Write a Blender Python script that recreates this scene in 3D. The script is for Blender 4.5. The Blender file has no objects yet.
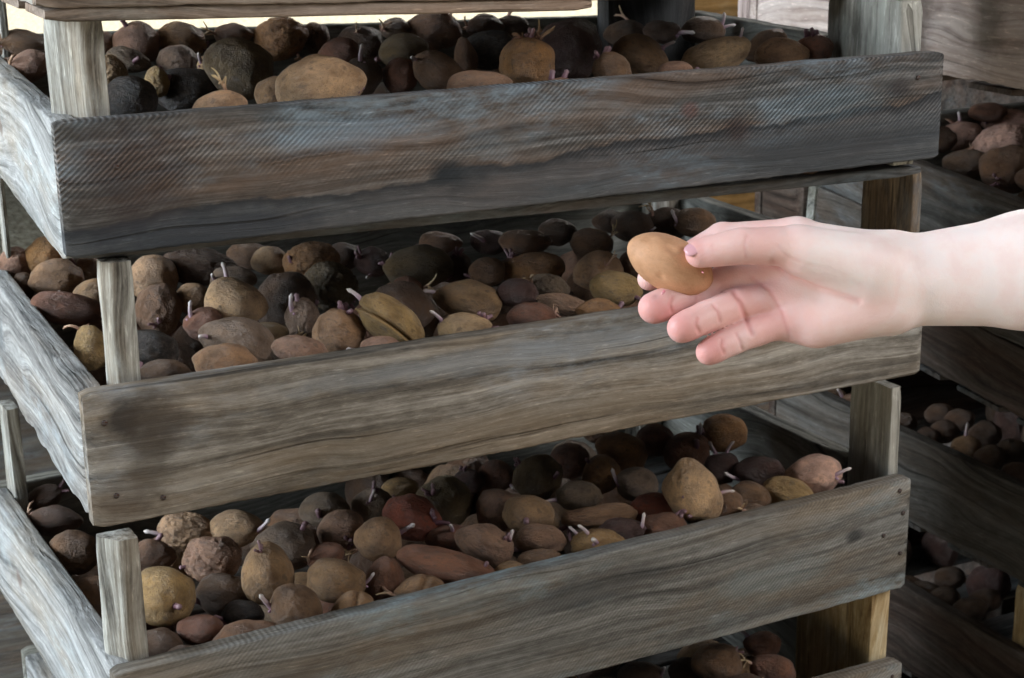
import bpy, bmesh, math, random
import numpy as np
from mathutils import Vector, Matrix, Quaternion, noise
S=bpy.context.scene; COL=S.collection
Z0=1.112     # height of the stack datum (rim of the top full tray) above the floor
POT=[
["0",0,0.0588,0.4303,0.0045,0.0274,0.0128,0.0147,0.667,-0.727,0.16,0.031,0.039,0.413,0.005,"B","",[],None],
["0",0,0.0499,0.3662,-0.0057,0.0159,0.0132,0.0133,0.628,-0.74,-0.111,-0.213,0.034,0.349,-0.006,"P","",[],None],
["0",0,0.0466,0.4247,-0.0118,0.0136,0.0082,0.0089,0.662,-0.744,0.08,-0.038,0.027,0.407,-0.012,"B","",[],None],
["0",0,0.1278,0.4316,0.0035,0.0131,0.0103,0.0105,0.665,-0.738,0.096,-0.06,0.108,0.418,0.004,"P","",[],None],
["0",0,0.1583,0.422,0.0015,0.0215,0.0187,0.0187,0.664,-0.738,0.102,-0.066,0.139,0.41,0.002,"P","",[["s",-0.33,-0.91,-0.25]],"pinkish brown potato with one purple shoot on top, near the top tray's left post"],
["0",0,0.1429,0.3879,-0.0091,0.0183,0.011,0.0119,0.663,-0.721,0.2,0.025,0.125,0.375,-0.009,"E","w",[["s",0.24,-0.03,-0.97]],None],
["0",0,0.1089,0.3111,-0.0089,0.0148,0.0122,0.0123,0.644,-0.676,0.326,0.148,0.095,0.297,-0.009,"L","w",[],"pale wrinkled potato leaning against the right side of the top tray's left post"],
["0",0,0.2027,0.4216,0.0016,0.0218,0.0161,0.0166,0.667,-0.724,0.175,-0.018,0.184,0.412,0.002,"T","",[["c",0.99,0.16,-0.01]],None],
["0",0,0.1847,0.3778,-0.0118,0.0175,0.0138,0.0141,0.659,-0.74,0.112,-0.074,0.168,0.367,-0.012,"E","",[],None],
["0",0,0.1177,0.1931,-0.0042,0.0097,0.0121,0.0099,0.647,-0.751,0.043,-0.125,0.11,0.179,-0.004,"Y","w",[],"small yellowish potato with a dark cleft, behind the top tray's front board"],
["0",0,0.0864,0.1613,-0.0122,0.0204,0.0181,0.018,0.652,-0.748,0.105,-0.061,0.08,0.146,-0.012,"K","",[],"very dark round potato right beside the foot of the top tray's left post"],  # near-black code puts the left post's shade into the skin colour
["0",0,0.1467,0.2029,-0.0158,0.028,0.0189,0.0199,0.652,-0.746,0.116,-0.074,0.138,0.19,-0.016,"K","",[],"blackish broad potato behind the small tan one at the top tray's front board"],  # shaded by the left post too, painted in as a near-black skin
["0",0,0.1817,0.1785,0.0044,0.0277,0.0228,0.0231,0.66,-0.707,0.251,0.03,0.174,0.168,0.005,"G","",[["c",0.9,-0.02,-0.43]],"large greenish black potato with a purple shoot, left of the big pale one"],
["0",0,0.2537,0.4245,0.0039,0.0173,0.0096,0.0106,0.663,-0.734,0.12,-0.087,0.234,0.417,0.004,"B","",[],None],
["0",0,0.1974,0.3148,-0.0103,0.0107,0.0098,0.0097,0.657,-0.74,0.118,-0.08,0.183,0.305,-0.01,"L","",[["w",-0.81,-0.27,-0.52]],None],
["0",0,0.1247,0.043,-0.0051,0.0183,0.0103,0.0113,0.645,-0.752,0.096,-0.102,0.124,0.03,-0.005,"L","",[["f",0.32,-0.95,-0.01]],"small tan potato with a white shoot peeping over the top tray's front board"],
["0",0,0.2975,0.4131,-0.0014,0.0251,0.0193,0.0198,0.642,-0.744,0.034,-0.182,0.279,0.408,-0.001,"O","w",[["f",0.46,0.89,-0.01]],"yellowish wrinkled potato with rootlets, at the back of the top tray"],
["0",0,0.1839,0.0847,-0.0054,0.0169,0.0131,0.0134,0.648,-0.744,0.133,-0.093,0.181,0.074,-0.005,"T","",[],None],
["0",0,0.2048,0.0507,0.002,0.0318,0.0219,0.023,0.634,-0.752,0.062,-0.169,0.203,0.041,0.002,"L","b",[],"big pale tan potato bulging over the top tray's front board"],
["0",0,0.3352,0.4177,-0.004,0.0127,0.0147,0.0127,0.659,-0.732,0.137,-0.105,0.316,0.414,-0.004,"B","",[],None],
["0",0,0.3087,0.2819,-0.0054,0.0199,0.0153,0.0157,0.654,-0.735,0.142,-0.109,0.296,0.277,-0.005,"R","",[],None],
["0",0,0.3694,0.388,-0.009,0.0214,0.0165,0.0169,0.656,-0.732,0.145,-0.114,0.352,0.386,-0.009,"D","",[["f",-0.08,-0.75,-0.66],["c",-0.36,0.23,-0.9]],None],
["0",0,0.2858,0.1651,-0.0082,0.0142,0.0151,0.014,0.649,-0.738,0.148,-0.113,0.279,0.159,-0.008,"D","",[["w",-0.22,-0.76,-0.61]],None],
["0",0,0.4178,0.416,-0.0002,0.015,0.01,0.0106,0.657,-0.728,0.151,-0.122,0.399,0.416,-0.0,"E","",[],None],
["0",0,0.3956,0.3403,-0.0117,0.0229,0.0143,0.0154,0.639,-0.742,0.091,-0.179,0.38,0.34,-0.012,"G","",[],None],
["0",0,0.4557,0.4056,-0.0026,0.0271,0.0171,0.0183,0.655,-0.727,0.159,-0.13,0.437,0.408,-0.002,"B","",[["f",0.67,-0.3,-0.68]],None],
["0",0,0.3167,0.1612,-0.01,0.0143,0.0143,0.0139,0.647,-0.737,0.155,-0.121,0.31,0.157,-0.01,"R","",[],None],
["0",0,0.3396,0.1336,-0.0051,0.0209,0.015,0.0156,0.659,-0.683,0.316,0.013,0.334,0.13,-0.005,"B","",[],None],
["0",0,0.5148,0.4096,-0.0026,0.0184,0.0112,0.0121,0.654,-0.724,0.168,-0.142,0.496,0.415,-0.002,"D","",[],None],
["0",0,0.5453,0.4084,-0.0041,0.0164,0.0103,0.011,0.652,-0.723,0.174,-0.148,0.526,0.415,-0.004,"D","",[["f",-0.37,-0.93,-0.01]],None],
["0",0,0.4412,0.2512,-0.0055,0.0249,0.0156,0.0168,0.634,-0.74,0.107,-0.196,0.43,0.253,-0.005,"K","",[],"blackish potato left of the round orange tan one in the top tray"],
["0",0,0.4147,0.2407,-0.01,0.01,0.0164,0.0108,0.634,-0.742,0.103,-0.191,0.404,0.241,-0.01,"B","",[],None],
["0",0,0.3326,0.0403,-0.0042,0.0235,0.011,0.0126,0.635,-0.742,0.138,-0.165,0.332,0.037,-0.004,"P","",[],None],
["0",0,0.401,0.0903,0.0028,0.0223,0.0198,0.0197,0.644,-0.729,0.178,-0.149,0.398,0.09,0.003,"O","b",[["f",-0.23,-0.97,-0.02],["c",0.13,-0.99,-0.02],["f",0.38,-0.92,-0.02],["f",0.25,-0.97,-0.02]],"round orange tan potato topped with a tuft of curly shoots, in the top tray"],
["0",0,0.4727,0.1487,0.0028,0.0262,0.0271,0.0256,0.644,-0.725,0.186,-0.159,0.466,0.152,0.003,"M","",[],"large dark purple potato right of the round orange tan one in the top tray"],
["0",0,0.3993,0.029,-0.0102,0.0143,0.008,0.0088,0.636,-0.732,0.186,-0.155,0.399,0.029,-0.01,"P","",[["s",0.16,-0.99,-0.01],["s",-0.53,-0.85,-0.01]],None],
["0",0,0.4682,0.0666,-0.005,0.0158,0.0133,0.0134,0.637,-0.727,0.195,-0.167,0.466,0.07,-0.005,"B","",[["c",-0.65,-0.76,-0.01],["s",-0.31,-0.95,-0.01]],None],
["0",0,0.5329,0.1288,-0.0052,0.0247,0.0167,0.0176,0.659,-0.678,0.32,-0.062,0.527,0.135,-0.005,"T","",[["w",0.56,-0.83,-0.02]],None],
["0",0,0.5342,0.0724,-0.012,0.0145,0.0077,0.0086,0.633,-0.724,0.207,-0.181,0.531,0.079,-0.012,"P","",[],None],
["0",0,0.5978,0.1083,-0.0065,0.0284,0.0151,0.0168,0.597,-0.743,0.099,-0.286,0.593,0.118,-0.006,"L","b",[["w",0.85,-0.45,-0.28]],"long pale tan potato with a raised end, right of the middle of the top tray"],
["0",0,0.6424,0.3458,-0.0122,0.0204,0.0123,0.0133,0.644,-0.719,0.196,-0.171,0.626,0.357,-0.012,"D","",[["f",0.28,-0.96,-0.01]],None],
["0",0,0.6644,0.3098,-0.0081,0.0181,0.0111,0.012,0.643,-0.717,0.203,-0.179,0.65,0.322,-0.008,"D","",[],None],
["0",0,0.7112,0.3066,-0.0087,0.0204,0.0132,0.0141,0.641,-0.714,0.21,-0.188,0.697,0.321,-0.009,"D","",[["w",0.93,-0.37,-0.01],["w",0.98,-0.21,-0.01]],None],
["0",0,0.6954,0.1738,-0.0105,0.0208,0.0113,0.0126,0.574,-0.745,0.061,-0.333,0.688,0.188,-0.01,"B","",[],None],
["0",0,0.6661,0.1068,-0.0092,0.0226,0.0126,0.0139,0.63,-0.714,0.225,-0.203,0.662,0.119,-0.009,"T","b",[],"plump tan potato left of the small reddish one near the top tray's right post"],
["0",0,0.6988,0.1009,-0.0061,0.0163,0.0118,0.0123,0.638,-0.701,0.262,-0.182,0.694,0.115,-0.006,"R","",[["c",-0.21,-0.98,-0.01],["s",-0.5,-0.86,-0.01],["s",0.12,-0.99,-0.01]],"reddish potato with a purple shoot tuft against the top tray's right post"],
["0",1,0.6845,0.0356,-0.0803,0.0277,0.0242,0.023,0.507,0.009,-0.03,-0.861,0.683,0.049,-0.08],
["0",1,0.5397,0.3949,-0.0692,0.0346,0.0268,0.0255,0.565,0.41,0.498,-0.514,0.521,0.401,-0.069],
["0",1,0.1874,0.1283,-0.0792,0.0326,0.0244,0.0231,0.013,0.09,-0.399,0.912,0.182,0.118,-0.079],
["0",1,0.0539,0.1144,-0.0743,0.0298,0.0239,0.0227,0.082,0.573,0.124,-0.806,0.05,0.098,-0.074],
["0",1,0.4063,0.2803,-0.0758,0.0304,0.025,0.0237,0.157,0.577,-0.386,-0.702,0.394,0.28,-0.076],
["0",1,0.4485,0.2647,-0.0764,0.0287,0.0225,0.0214,0.175,0.552,0.107,0.808,0.437,0.267,-0.076],
["0",1,0.6353,0.0345,-0.0775,0.03,0.0256,0.0243,0.545,-0.024,-0.414,0.729,0.634,0.046,-0.077],
["0",1,0.0554,0.1638,-0.0749,0.0335,0.0275,0.0261,0.273,-0.166,0.389,0.864,0.049,0.147,-0.075],
["0",1,0.5637,0.0715,-0.0781,0.0303,0.0248,0.0236,0.397,0.374,-0.263,-0.796,0.561,0.079,-0.078],
["0",1,0.6305,0.1581,-0.0771,0.0304,0.0244,0.0232,0.212,-0.399,0.237,-0.86,0.623,0.169,-0.077],
["0",1,0.3833,0.345,-0.0732,0.0315,0.0229,0.0218,0.269,0.489,-0.51,0.655,0.368,0.344,-0.073],
["0",1,0.4722,0.2243,-0.0807,0.0282,0.0231,0.0219,0.06,-0.138,-0.264,0.953,0.462,0.227,-0.081],
["1",0,0.0302,0.4185,-0.194,0.0159,0.014,0.0139,0.621,-0.778,0.095,-0.023,0.029,0.414,0.003,"P","",[],None],
["1",0,0.0572,0.4145,-0.1898,0.0206,0.0169,0.0171,0.591,-0.776,-0.111,-0.192,0.056,0.411,0.007,"O","",[],None],
["1",0,0.0556,0.3702,-0.2012,0.0239,0.0165,0.0173,0.616,-0.781,0.103,-0.031,0.055,0.366,-0.005,"T","b",[["w",0.22,0.77,-0.6]],"round tan potato with a pale shoot, left of the second tray's left post"],
["1",0,0.0278,0.3864,-0.2094,0.0101,0.0129,0.0103,0.615,-0.782,0.098,-0.022,0.027,0.382,-0.013,"D","",[],None],
["1",0,0.097,0.4179,-0.2065,0.0134,0.0114,0.0115,0.617,-0.778,0.109,-0.039,0.096,0.414,-0.01,"B","",[],None],
["1",0,0.0458,0.2693,-0.2035,0.0294,0.0138,0.0159,0.609,-0.776,0.164,0.013,0.045,0.265,-0.007,"R","",[],None],
["1",0,0.075,0.3034,-0.204,0.0178,0.0142,0.0144,0.594,-0.79,-0.03,-0.146,0.074,0.3,-0.007,"T","",[],None],
["1",0,0.0381,0.1453,-0.2045,0.0144,0.0168,0.0144,0.583,-0.8,-0.029,-0.14,0.038,0.141,-0.008,"Y","",[["f",-0.15,-0.99,-0.01]],"bright yellowish potato with a forked shoot behind the second tray's left post"],
["1",0,0.1372,0.3389,-0.2036,0.0212,0.0212,0.0206,0.613,-0.779,0.12,-0.052,0.136,0.335,-0.007,"L","",[],None],
["1",0,0.1164,0.243,-0.2077,0.0191,0.0217,0.019,0.605,-0.785,0.123,-0.051,0.116,0.239,-0.011,"B","",[["c",-0.0,0.55,-0.83]],None],
["1",0,0.0802,0.1249,-0.2077,0.0208,0.016,0.0164,0.596,-0.792,0.125,-0.046,0.08,0.121,-0.011,"K","",[],None],
["1",0,0.0802,0.0881,-0.2166,0.0188,0.0109,0.0119,0.59,-0.795,0.128,-0.048,0.081,0.084,-0.02,"D","",[],None],
["1",0,0.1843,0.3457,-0.2013,0.0356,0.0169,0.0193,0.615,-0.77,0.162,-0.036,0.183,0.342,-0.005,"D","w",[],None],
["1",0,0.1489,0.2465,-0.203,0.0149,0.0132,0.0131,0.607,-0.782,0.129,-0.06,0.148,0.243,-0.006,"T","",[],None],
["1",0,0.1667,0.1789,-0.1927,0.0245,0.0195,0.0198,0.608,-0.767,0.205,-0.015,0.167,0.176,0.004,"L","b",[["w",-0.43,-0.9,-0.02]],"pale tan round potato with an upright white shoot, in the second tray"],
["1",0,0.2024,0.299,-0.2037,0.0202,0.0101,0.0114,0.61,-0.778,0.135,-0.07,0.202,0.296,-0.007,"E","",[],None],
["1",0,0.254,0.3501,-0.2041,0.0163,0.0134,0.0135,0.612,-0.774,0.14,-0.08,0.253,0.347,-0.008,"L","",[],None],
["1",0,0.2465,0.3894,-0.2067,0.0215,0.0117,0.013,0.614,-0.774,0.136,-0.076,0.245,0.387,-0.01,"B","",[],None],
["1",0,0.2226,0.2122,-0.2074,0.0264,0.0246,0.0242,0.602,-0.781,0.145,-0.081,0.222,0.209,-0.011,"D","",[],None],
["1",0,0.1363,0.167,-0.2039,0.0158,0.0133,0.0134,0.6,-0.786,0.132,-0.06,0.136,0.164,-0.007,"R","",[["w",-0.77,-0.37,-0.52]],None],
["1",0,0.1462,0.1144,-0.2071,0.0292,0.0178,0.0192,0.599,-0.774,0.208,-0.013,0.147,0.111,-0.011,"E","b",[],None],
["1",0,0.1152,0.0408,-0.2006,0.0237,0.0153,0.0163,0.59,-0.793,0.138,-0.062,0.116,0.037,-0.004,"T","",[],"plump tan potato touching the second tray's front board near its left end"],
["1",0,0.1785,0.1266,-0.2098,0.0157,0.0099,0.0106,0.595,-0.787,0.144,-0.074,0.179,0.123,-0.013,"G","",[],None],
["1",0,0.2157,0.1482,-0.2059,0.0144,0.0161,0.0143,0.598,-0.783,0.149,-0.083,0.216,0.145,-0.009,"E","w",[["w",-0.69,-0.37,-0.62],["s",-0.35,-0.89,-0.29]],"small wrinkled greyish potato with a frosty white sprout on its side"],
["1",0,0.1796,0.053,-0.2039,0.0212,0.011,0.0123,0.595,-0.773,0.219,-0.028,0.18,0.05,-0.007,"P","",[],None],
["1",0,0.2841,0.3152,-0.2012,0.0256,0.0171,0.018,0.6,-0.783,0.079,-0.142,0.283,0.312,-0.005,"O","w",[["s",-0.75,-0.2,-0.63]],"orange wrinkled potato at the back of the second tray"],
["1",0,0.2728,0.2366,-0.205,0.0235,0.0208,0.0207,0.611,-0.739,0.285,0.015,0.272,0.234,-0.008,"G","w",[],None],
["1",0,0.328,0.3408,-0.2062,0.0156,0.0126,0.0128,0.61,-0.771,0.153,-0.097,0.327,0.338,-0.01,"D","",[],None],
["1",0,0.223,0.081,-0.201,0.0203,0.017,0.0171,0.593,-0.785,0.156,-0.091,0.223,0.078,-0.004,"T","",[["c",0.2,-0.98,-0.01]],None],
["1",0,0.2615,0.0633,-0.1926,0.0292,0.0162,0.0179,0.596,-0.692,0.399,0.085,0.262,0.061,0.004,"Y","s",[["w",-1.0,0.02,-0.02]],"split yellowish potato with a long pale gash, in the second tray"],
["1",0,0.2392,0.0312,-0.2044,0.0158,0.0087,0.0096,0.587,-0.787,0.164,-0.1,0.24,0.028,-0.008,"P","",[],None],
["1",0,0.3058,0.1426,-0.2062,0.0251,0.019,0.0195,0.605,-0.738,0.299,-0.002,0.306,0.14,-0.01,"D","",[],None],
["1",0,0.3667,0.2525,-0.2025,0.0309,0.0187,0.0202,0.598,-0.778,0.133,-0.14,0.366,0.25,-0.006,"G","",[["c",-0.92,-0.38,-0.01]],"long olive brown potato in the middle of the second tray"],
["1",0,0.333,0.1981,-0.2048,0.0126,0.009,0.0094,0.6,-0.775,0.166,-0.11,0.333,0.196,-0.008,"R","",[],None],
["1",0,0.3663,0.1397,-0.2083,0.0281,0.0167,0.0181,0.601,-0.761,0.231,-0.081,0.367,0.137,-0.012,"T","b",[["w",-0.97,-0.22,-0.01]],"long tan potato above the pale one at the second tray's front board"],
["1",0,0.3144,0.0355,-0.1997,0.0211,0.013,0.014,0.587,-0.78,0.178,-0.12,0.315,0.033,-0.003,"L","",[["c",0.77,-0.64,-0.01],["s",1.0,-0.05,-0.01],["w",-0.84,-0.54,-0.01]],"pale tan potato with purple shoots, at the middle of the second tray's front board"],
["1",0,0.4061,0.2554,-0.209,0.0152,0.0152,0.0147,0.602,-0.77,0.174,-0.122,0.406,0.253,-0.012,"M","",[["c",0.03,-0.81,-0.59],["c",-0.22,0.43,-0.87]],None],
["1",0,0.4227,0.2215,-0.2074,0.0168,0.0131,0.0134,0.599,-0.769,0.18,-0.129,0.422,0.22,-0.011,"B","",[],None],
["1",0,0.4651,0.2132,-0.2089,0.0301,0.016,0.0178,0.592,-0.773,0.161,-0.16,0.465,0.212,-0.012,"O","b",[["c",-0.63,-0.78,-0.02]],"long orange tan potato left of the held one, deep in the second tray"],
["1",0,0.4968,0.2888,-0.2023,0.0237,0.0128,0.0142,0.604,-0.763,0.185,-0.139,0.496,0.287,-0.006,"B","",[],None],
["1",0,0.5611,0.2683,-0.2056,0.0209,0.0139,0.0147,0.6,-0.76,0.197,-0.154,0.561,0.267,-0.009,"B","",[["f",0.85,-0.36,-0.38]],None],
["1",0,0.5053,0.1562,-0.2032,0.0221,0.0175,0.0178,0.593,-0.765,0.199,-0.154,0.505,0.155,-0.007,"T","",[["f",0.29,-0.31,-0.91]],None],
["1",0,0.4738,0.0679,-0.1946,0.0217,0.0147,0.0155,0.594,-0.757,0.236,-0.132,0.474,0.066,0.002,"Y","b",[],"smooth yellow green potato with one dark eye, just left of the hand's fingertips"],
["1",0,0.4418,0.1304,-0.205,0.017,0.0125,0.0129,0.608,-0.725,0.322,-0.038,0.442,0.129,-0.008,"E","w",[],None],
["1",0,0.427,0.0797,-0.2047,0.0207,0.0086,0.0102,0.601,-0.743,0.287,-0.072,0.428,0.078,-0.008,"P","w",[],None],
["1",0,0.3795,0.0433,-0.2006,0.0191,0.0116,0.0126,0.591,-0.769,0.216,-0.116,0.38,0.041,-0.004,"R","",[["f",0.98,-0.18,-0.01]],None],
["1",0,0.4383,0.0362,-0.2026,0.0177,0.0093,0.0104,0.584,-0.772,0.201,-0.152,0.439,0.034,-0.006,"O","",[["s",0.96,-0.26,-0.01]],None],
["1",0,0.4045,0.1214,-0.2017,0.0167,0.0123,0.0127,0.593,-0.772,0.186,-0.135,0.405,0.119,-0.005,"M","",[],None],
["1",0,0.6329,0.3124,-0.2052,0.0207,0.0145,0.0152,0.602,-0.755,0.204,-0.164,0.632,0.312,-0.009,"D","",[],None],
["1",0,0.6757,0.3179,-0.2089,0.0252,0.0147,0.016,0.6,-0.753,0.21,-0.172,0.675,0.317,-0.012,"D","",[["f",-0.53,-0.64,-0.56]],None],
["1",0,0.6923,0.2849,-0.2022,0.0207,0.0135,0.0143,0.599,-0.751,0.215,-0.179,0.692,0.284,-0.006,"B","",[],None],
["1",0,0.4796,0.333,-0.2084,0.0181,0.0121,0.0128,0.606,-0.764,0.179,-0.131,0.479,0.331,-0.012,"M","",[["w",-0.28,-0.17,-0.95]],None],
["1",0,0.5521,0.3236,-0.2045,0.0184,0.0122,0.0129,0.605,-0.759,0.191,-0.147,0.551,0.322,-0.008,"D","",[],None],
["1",0,0.4292,0.3435,-0.2057,0.02,0.011,0.0122,0.608,-0.766,0.17,-0.12,0.428,0.342,-0.009,"B","",[],None],
["1",0,0.3389,0.3,-0.2046,0.0153,0.0134,0.0133,0.607,-0.772,0.158,-0.103,0.338,0.298,-0.008,"M","",[["c",-0.74,-0.28,-0.61],["w",-0.0,0.92,-0.38]],None],
["1",0,0.6231,0.3416,-0.2055,0.0168,0.0115,0.0121,0.604,-0.755,0.2,-0.16,0.622,0.341,-0.009,"D","",[],None],
["1",0,0.5515,0.1587,-0.2028,0.0187,0.014,0.0144,0.592,-0.761,0.207,-0.164,0.552,0.157,-0.006,"B","",[],None],
["1",0,0.4048,0.1568,-0.2166,0.0135,0.0117,0.0117,0.592,-0.774,0.183,-0.13,0.405,0.155,-0.02,"D","",[],None],
["1",1,0.5454,0.1896,-0.2708,0.0387,0.0279,0.0265,0.627,0.097,0.405,0.659,0.545,0.188,-0.074],
["1",1,0.5696,0.2936,-0.2706,0.0298,0.0269,0.0256,0.006,0.598,-0.227,-0.769,0.569,0.293,-0.074],
["1",1,0.3997,0.2921,-0.2667,0.0344,0.0287,0.0273,0.18,0.656,-0.474,0.56,0.399,0.29,-0.07],
["1",1,0.5547,0.2457,-0.2671,0.0339,0.0253,0.0241,0.093,-0.643,-0.362,-0.669,0.554,0.245,-0.071],
["1",1,0.1622,0.3081,-0.2742,0.0263,0.0237,0.0225,0.219,-0.493,-0.556,-0.632,0.161,0.305,-0.078],
["1",1,0.1681,0.1826,-0.2647,0.0362,0.0284,0.027,0.041,0.589,-0.068,-0.804,0.168,0.179,-0.068],
["1",1,0.556,0.1338,-0.2729,0.0305,0.0235,0.0223,0.048,0.46,-0.573,0.677,0.556,0.133,-0.076],
["1",1,0.4428,0.2487,-0.2744,0.0286,0.0253,0.024,0.158,0.26,0.149,-0.941,0.442,0.247,-0.078],
["1",1,0.6098,0.3975,-0.2755,0.0282,0.0235,0.0223,0.54,0.125,0.321,-0.768,0.609,0.397,-0.079],
["1",1,0.4137,0.3998,-0.2768,0.0294,0.0233,0.0222,0.542,0.323,-0.32,-0.707,0.412,0.398,-0.08],
["1",1,0.236,0.353,-0.2752,0.0272,0.0221,0.021,0.45,0.267,0.367,-0.769,0.235,0.35,-0.079],
["1",1,0.4966,0.2185,-0.2691,0.0364,0.028,0.0266,0.49,0.208,0.301,-0.791,0.496,0.217,-0.072],
["1",1,0.6334,0.2511,-0.2626,0.0379,0.0283,0.0269,0.317,-0.576,-0.476,-0.583,0.633,0.25,-0.066],
["1",1,0.1091,0.1115,-0.2758,0.0265,0.0234,0.0223,0.206,0.424,0.478,0.741,0.109,0.108,-0.079],
["1",1,0.2548,0.3103,-0.2771,0.0279,0.0227,0.0216,0.237,0.241,0.576,0.744,0.254,0.308,-0.08],
["1",1,0.3325,0.2901,-0.273,0.0313,0.0281,0.0267,0.399,0.117,-0.146,-0.898,0.332,0.288,-0.076],
["1",1,0.3651,0.2424,-0.2695,0.0382,0.029,0.0275,0.57,0.319,-0.004,-0.757,0.365,0.24,-0.073],
["1",1,0.1879,0.2313,-0.2755,0.0301,0.0243,0.0231,0.383,0.36,0.578,0.624,0.188,0.228,-0.079],
["1",1,0.1335,0.2665,-0.2749,0.0327,0.0238,0.0226,0.338,0.529,-0.473,-0.618,0.133,0.263,-0.078],
["1",1,0.3809,0.1847,-0.2673,0.0334,0.0289,0.0274,0.214,0.538,-0.171,0.797,0.381,0.183,-0.071],
["1",1,0.6011,0.1054,-0.276,0.0329,0.0249,0.0236,0.162,-0.017,-0.158,0.974,0.601,0.104,-0.079],
["1",1,0.3273,0.1786,-0.2747,0.0311,0.0243,0.0231,0.334,0.213,0.138,-0.908,0.327,0.176,-0.078],
["1",1,0.1004,0.3829,-0.2742,0.0331,0.0249,0.0237,0.154,-0.353,-0.631,0.674,0.099,0.379,-0.078],
["1",1,0.1519,0.3987,-0.2775,0.0287,0.0233,0.0221,0.406,-0.105,-0.07,0.905,0.151,0.395,-0.081],
["1",1,0.6,0.211,-0.2734,0.0328,0.0276,0.0262,0.352,-0.099,-0.202,0.909,0.6,0.21,-0.077],
["1",1,0.5419,0.088,-0.2705,0.0326,0.0248,0.0235,0.461,0.273,-0.404,0.741,0.542,0.087,-0.074],
["1",1,0.0538,0.2644,-0.268,0.0381,0.0288,0.0274,0.063,-0.311,0.427,0.847,0.053,0.26,-0.071],
["2",0,0.0816,0.1898,-0.4116,0.0182,0.013,0.0136,0.548,-0.824,0.138,-0.032,0.093,0.211,-0.008,"B","",[["s",0.16,-0.99,-0.01]],None],
["2",0,0.1244,0.2268,-0.4109,0.0242,0.0153,0.0163,0.554,-0.808,0.199,-0.003,0.138,0.246,-0.007,"L","w",[],"pale wrinkled potato under the second tray's bottom edge, near the left post"],
["2",0,0.1656,0.2118,-0.4106,0.0225,0.0144,0.0154,0.551,-0.819,0.15,-0.054,0.178,0.23,-0.006,"L","",[["w",0.76,0.19,-0.62]],None],
["2",0,0.1212,0.1376,-0.4021,0.0238,0.0195,0.0197,0.545,-0.824,0.148,-0.046,0.13,0.157,0.002,"P","w",[],"rough skinned pinkish brown potato right of the glossy yellow one"],
["2",0,0.0637,0.0769,-0.3981,0.0241,0.0233,0.0227,0.538,-0.83,0.142,-0.032,0.07,0.099,0.006,"Y","e",[["s",0.33,0.3,-0.89]],"round glossy yellow tan potato with dark eyes, beside the third tray's left post"],
["2",0,0.1182,0.0946,-0.4169,0.0232,0.0174,0.0179,0.536,-0.829,0.152,-0.047,0.125,0.115,-0.013,"D","",[],None],
["2",0,0.0823,0.0465,-0.4191,0.0175,0.0119,0.0126,0.529,-0.835,0.15,-0.038,0.087,0.068,-0.015,"R","",[],None],
["2",0,0.1121,0.0152,-0.4221,0.0268,0.0165,0.0178,0.52,-0.843,0.114,-0.077,0.116,0.036,-0.018,"B","",[],None],
["2",0,0.1239,0.0664,-0.4233,0.0163,0.0106,0.0113,0.531,-0.832,0.155,-0.05,0.13,0.086,-0.019,"K","",[],None],
["2",0,0.1821,0.1337,-0.4022,0.0259,0.0198,0.0203,0.545,-0.821,0.158,-0.064,0.191,0.151,0.002,"E","b",[["s",0.59,-0.73,-0.35]],"smooth greyish tan potato behind the purple eyed one in the third tray"],
["2",0,0.1505,0.0778,-0.3988,0.0206,0.0239,0.0206,0.539,-0.826,0.157,-0.058,0.157,0.096,0.005,"T","",[["c",-0.27,-0.81,-0.52]],"upright tan potato crowned with a purple sprouting eye, in the third tray"],
["2",0,0.1533,0.0179,-0.4046,0.0207,0.0183,0.0182,0.532,-0.79,0.303,0.029,0.157,0.036,-0.001,"B","",[["w",-0.94,0.34,-0.02]],None],
["2",0,0.0467,0.0415,-0.4241,0.0188,0.0141,0.0145,0.526,-0.838,0.145,-0.027,0.051,0.065,-0.02,"D","",[],None],
["2",0,0.0607,0.0116,-0.4241,0.0155,0.0108,0.0113,0.522,-0.839,0.15,-0.033,0.064,0.034,-0.02,"D","",[],None],
["2",0,0.2484,0.2102,-0.4089,0.0212,0.0156,0.0162,0.552,-0.814,0.163,-0.076,0.261,0.224,-0.005,"E","",[["s",-0.21,0.35,-0.91],["s",-0.75,0.67,-0.02]],None],
["2",0,0.238,0.1403,-0.4011,0.0202,0.0176,0.0176,0.537,-0.829,0.095,-0.126,0.247,0.155,0.003,"P","e",[["c",0.27,0.55,-0.79]],None],
["2",0,0.2954,0.2121,-0.4148,0.0187,0.0159,0.0159,0.55,-0.813,0.17,-0.088,0.308,0.224,-0.011,"E","",[["w",-0.1,-0.23,-0.97],["c",0.04,-0.82,-0.58]],None],
["2",0,0.332,0.2318,-0.4116,0.0172,0.0105,0.0113,0.553,-0.809,0.174,-0.095,0.345,0.242,-0.007,"Y","",[["w",-0.38,0.63,-0.67]],None],
["2",0,0.3051,0.1347,-0.4008,0.0259,0.0179,0.0188,0.553,-0.759,0.342,0.018,0.314,0.146,0.003,"R2","b",[["c",0.72,-0.39,-0.58]],"shiny red potato with pink shoots at its right end, in the third tray"],
["2",0,0.2585,0.1017,-0.3981,0.019,0.0182,0.0178,0.542,-0.818,0.173,-0.087,0.266,0.115,0.006,"T","b",[["w",0.93,-0.36,-0.01],["f",-0.83,0.55,-0.02]],"round tan potato with a pale shoot, left of and below the shiny red one"],
["2",0,0.3466,0.1636,-0.4041,0.0248,0.0239,0.0234,0.547,-0.81,0.182,-0.105,0.357,0.173,-0.0,"G","",[["c",-0.4,-0.3,-0.86]],None],
["2",0,0.199,0.0467,-0.4021,0.0238,0.0164,0.0173,0.538,-0.811,0.225,-0.037,0.204,0.063,0.002,"T","e",[],None],
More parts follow.
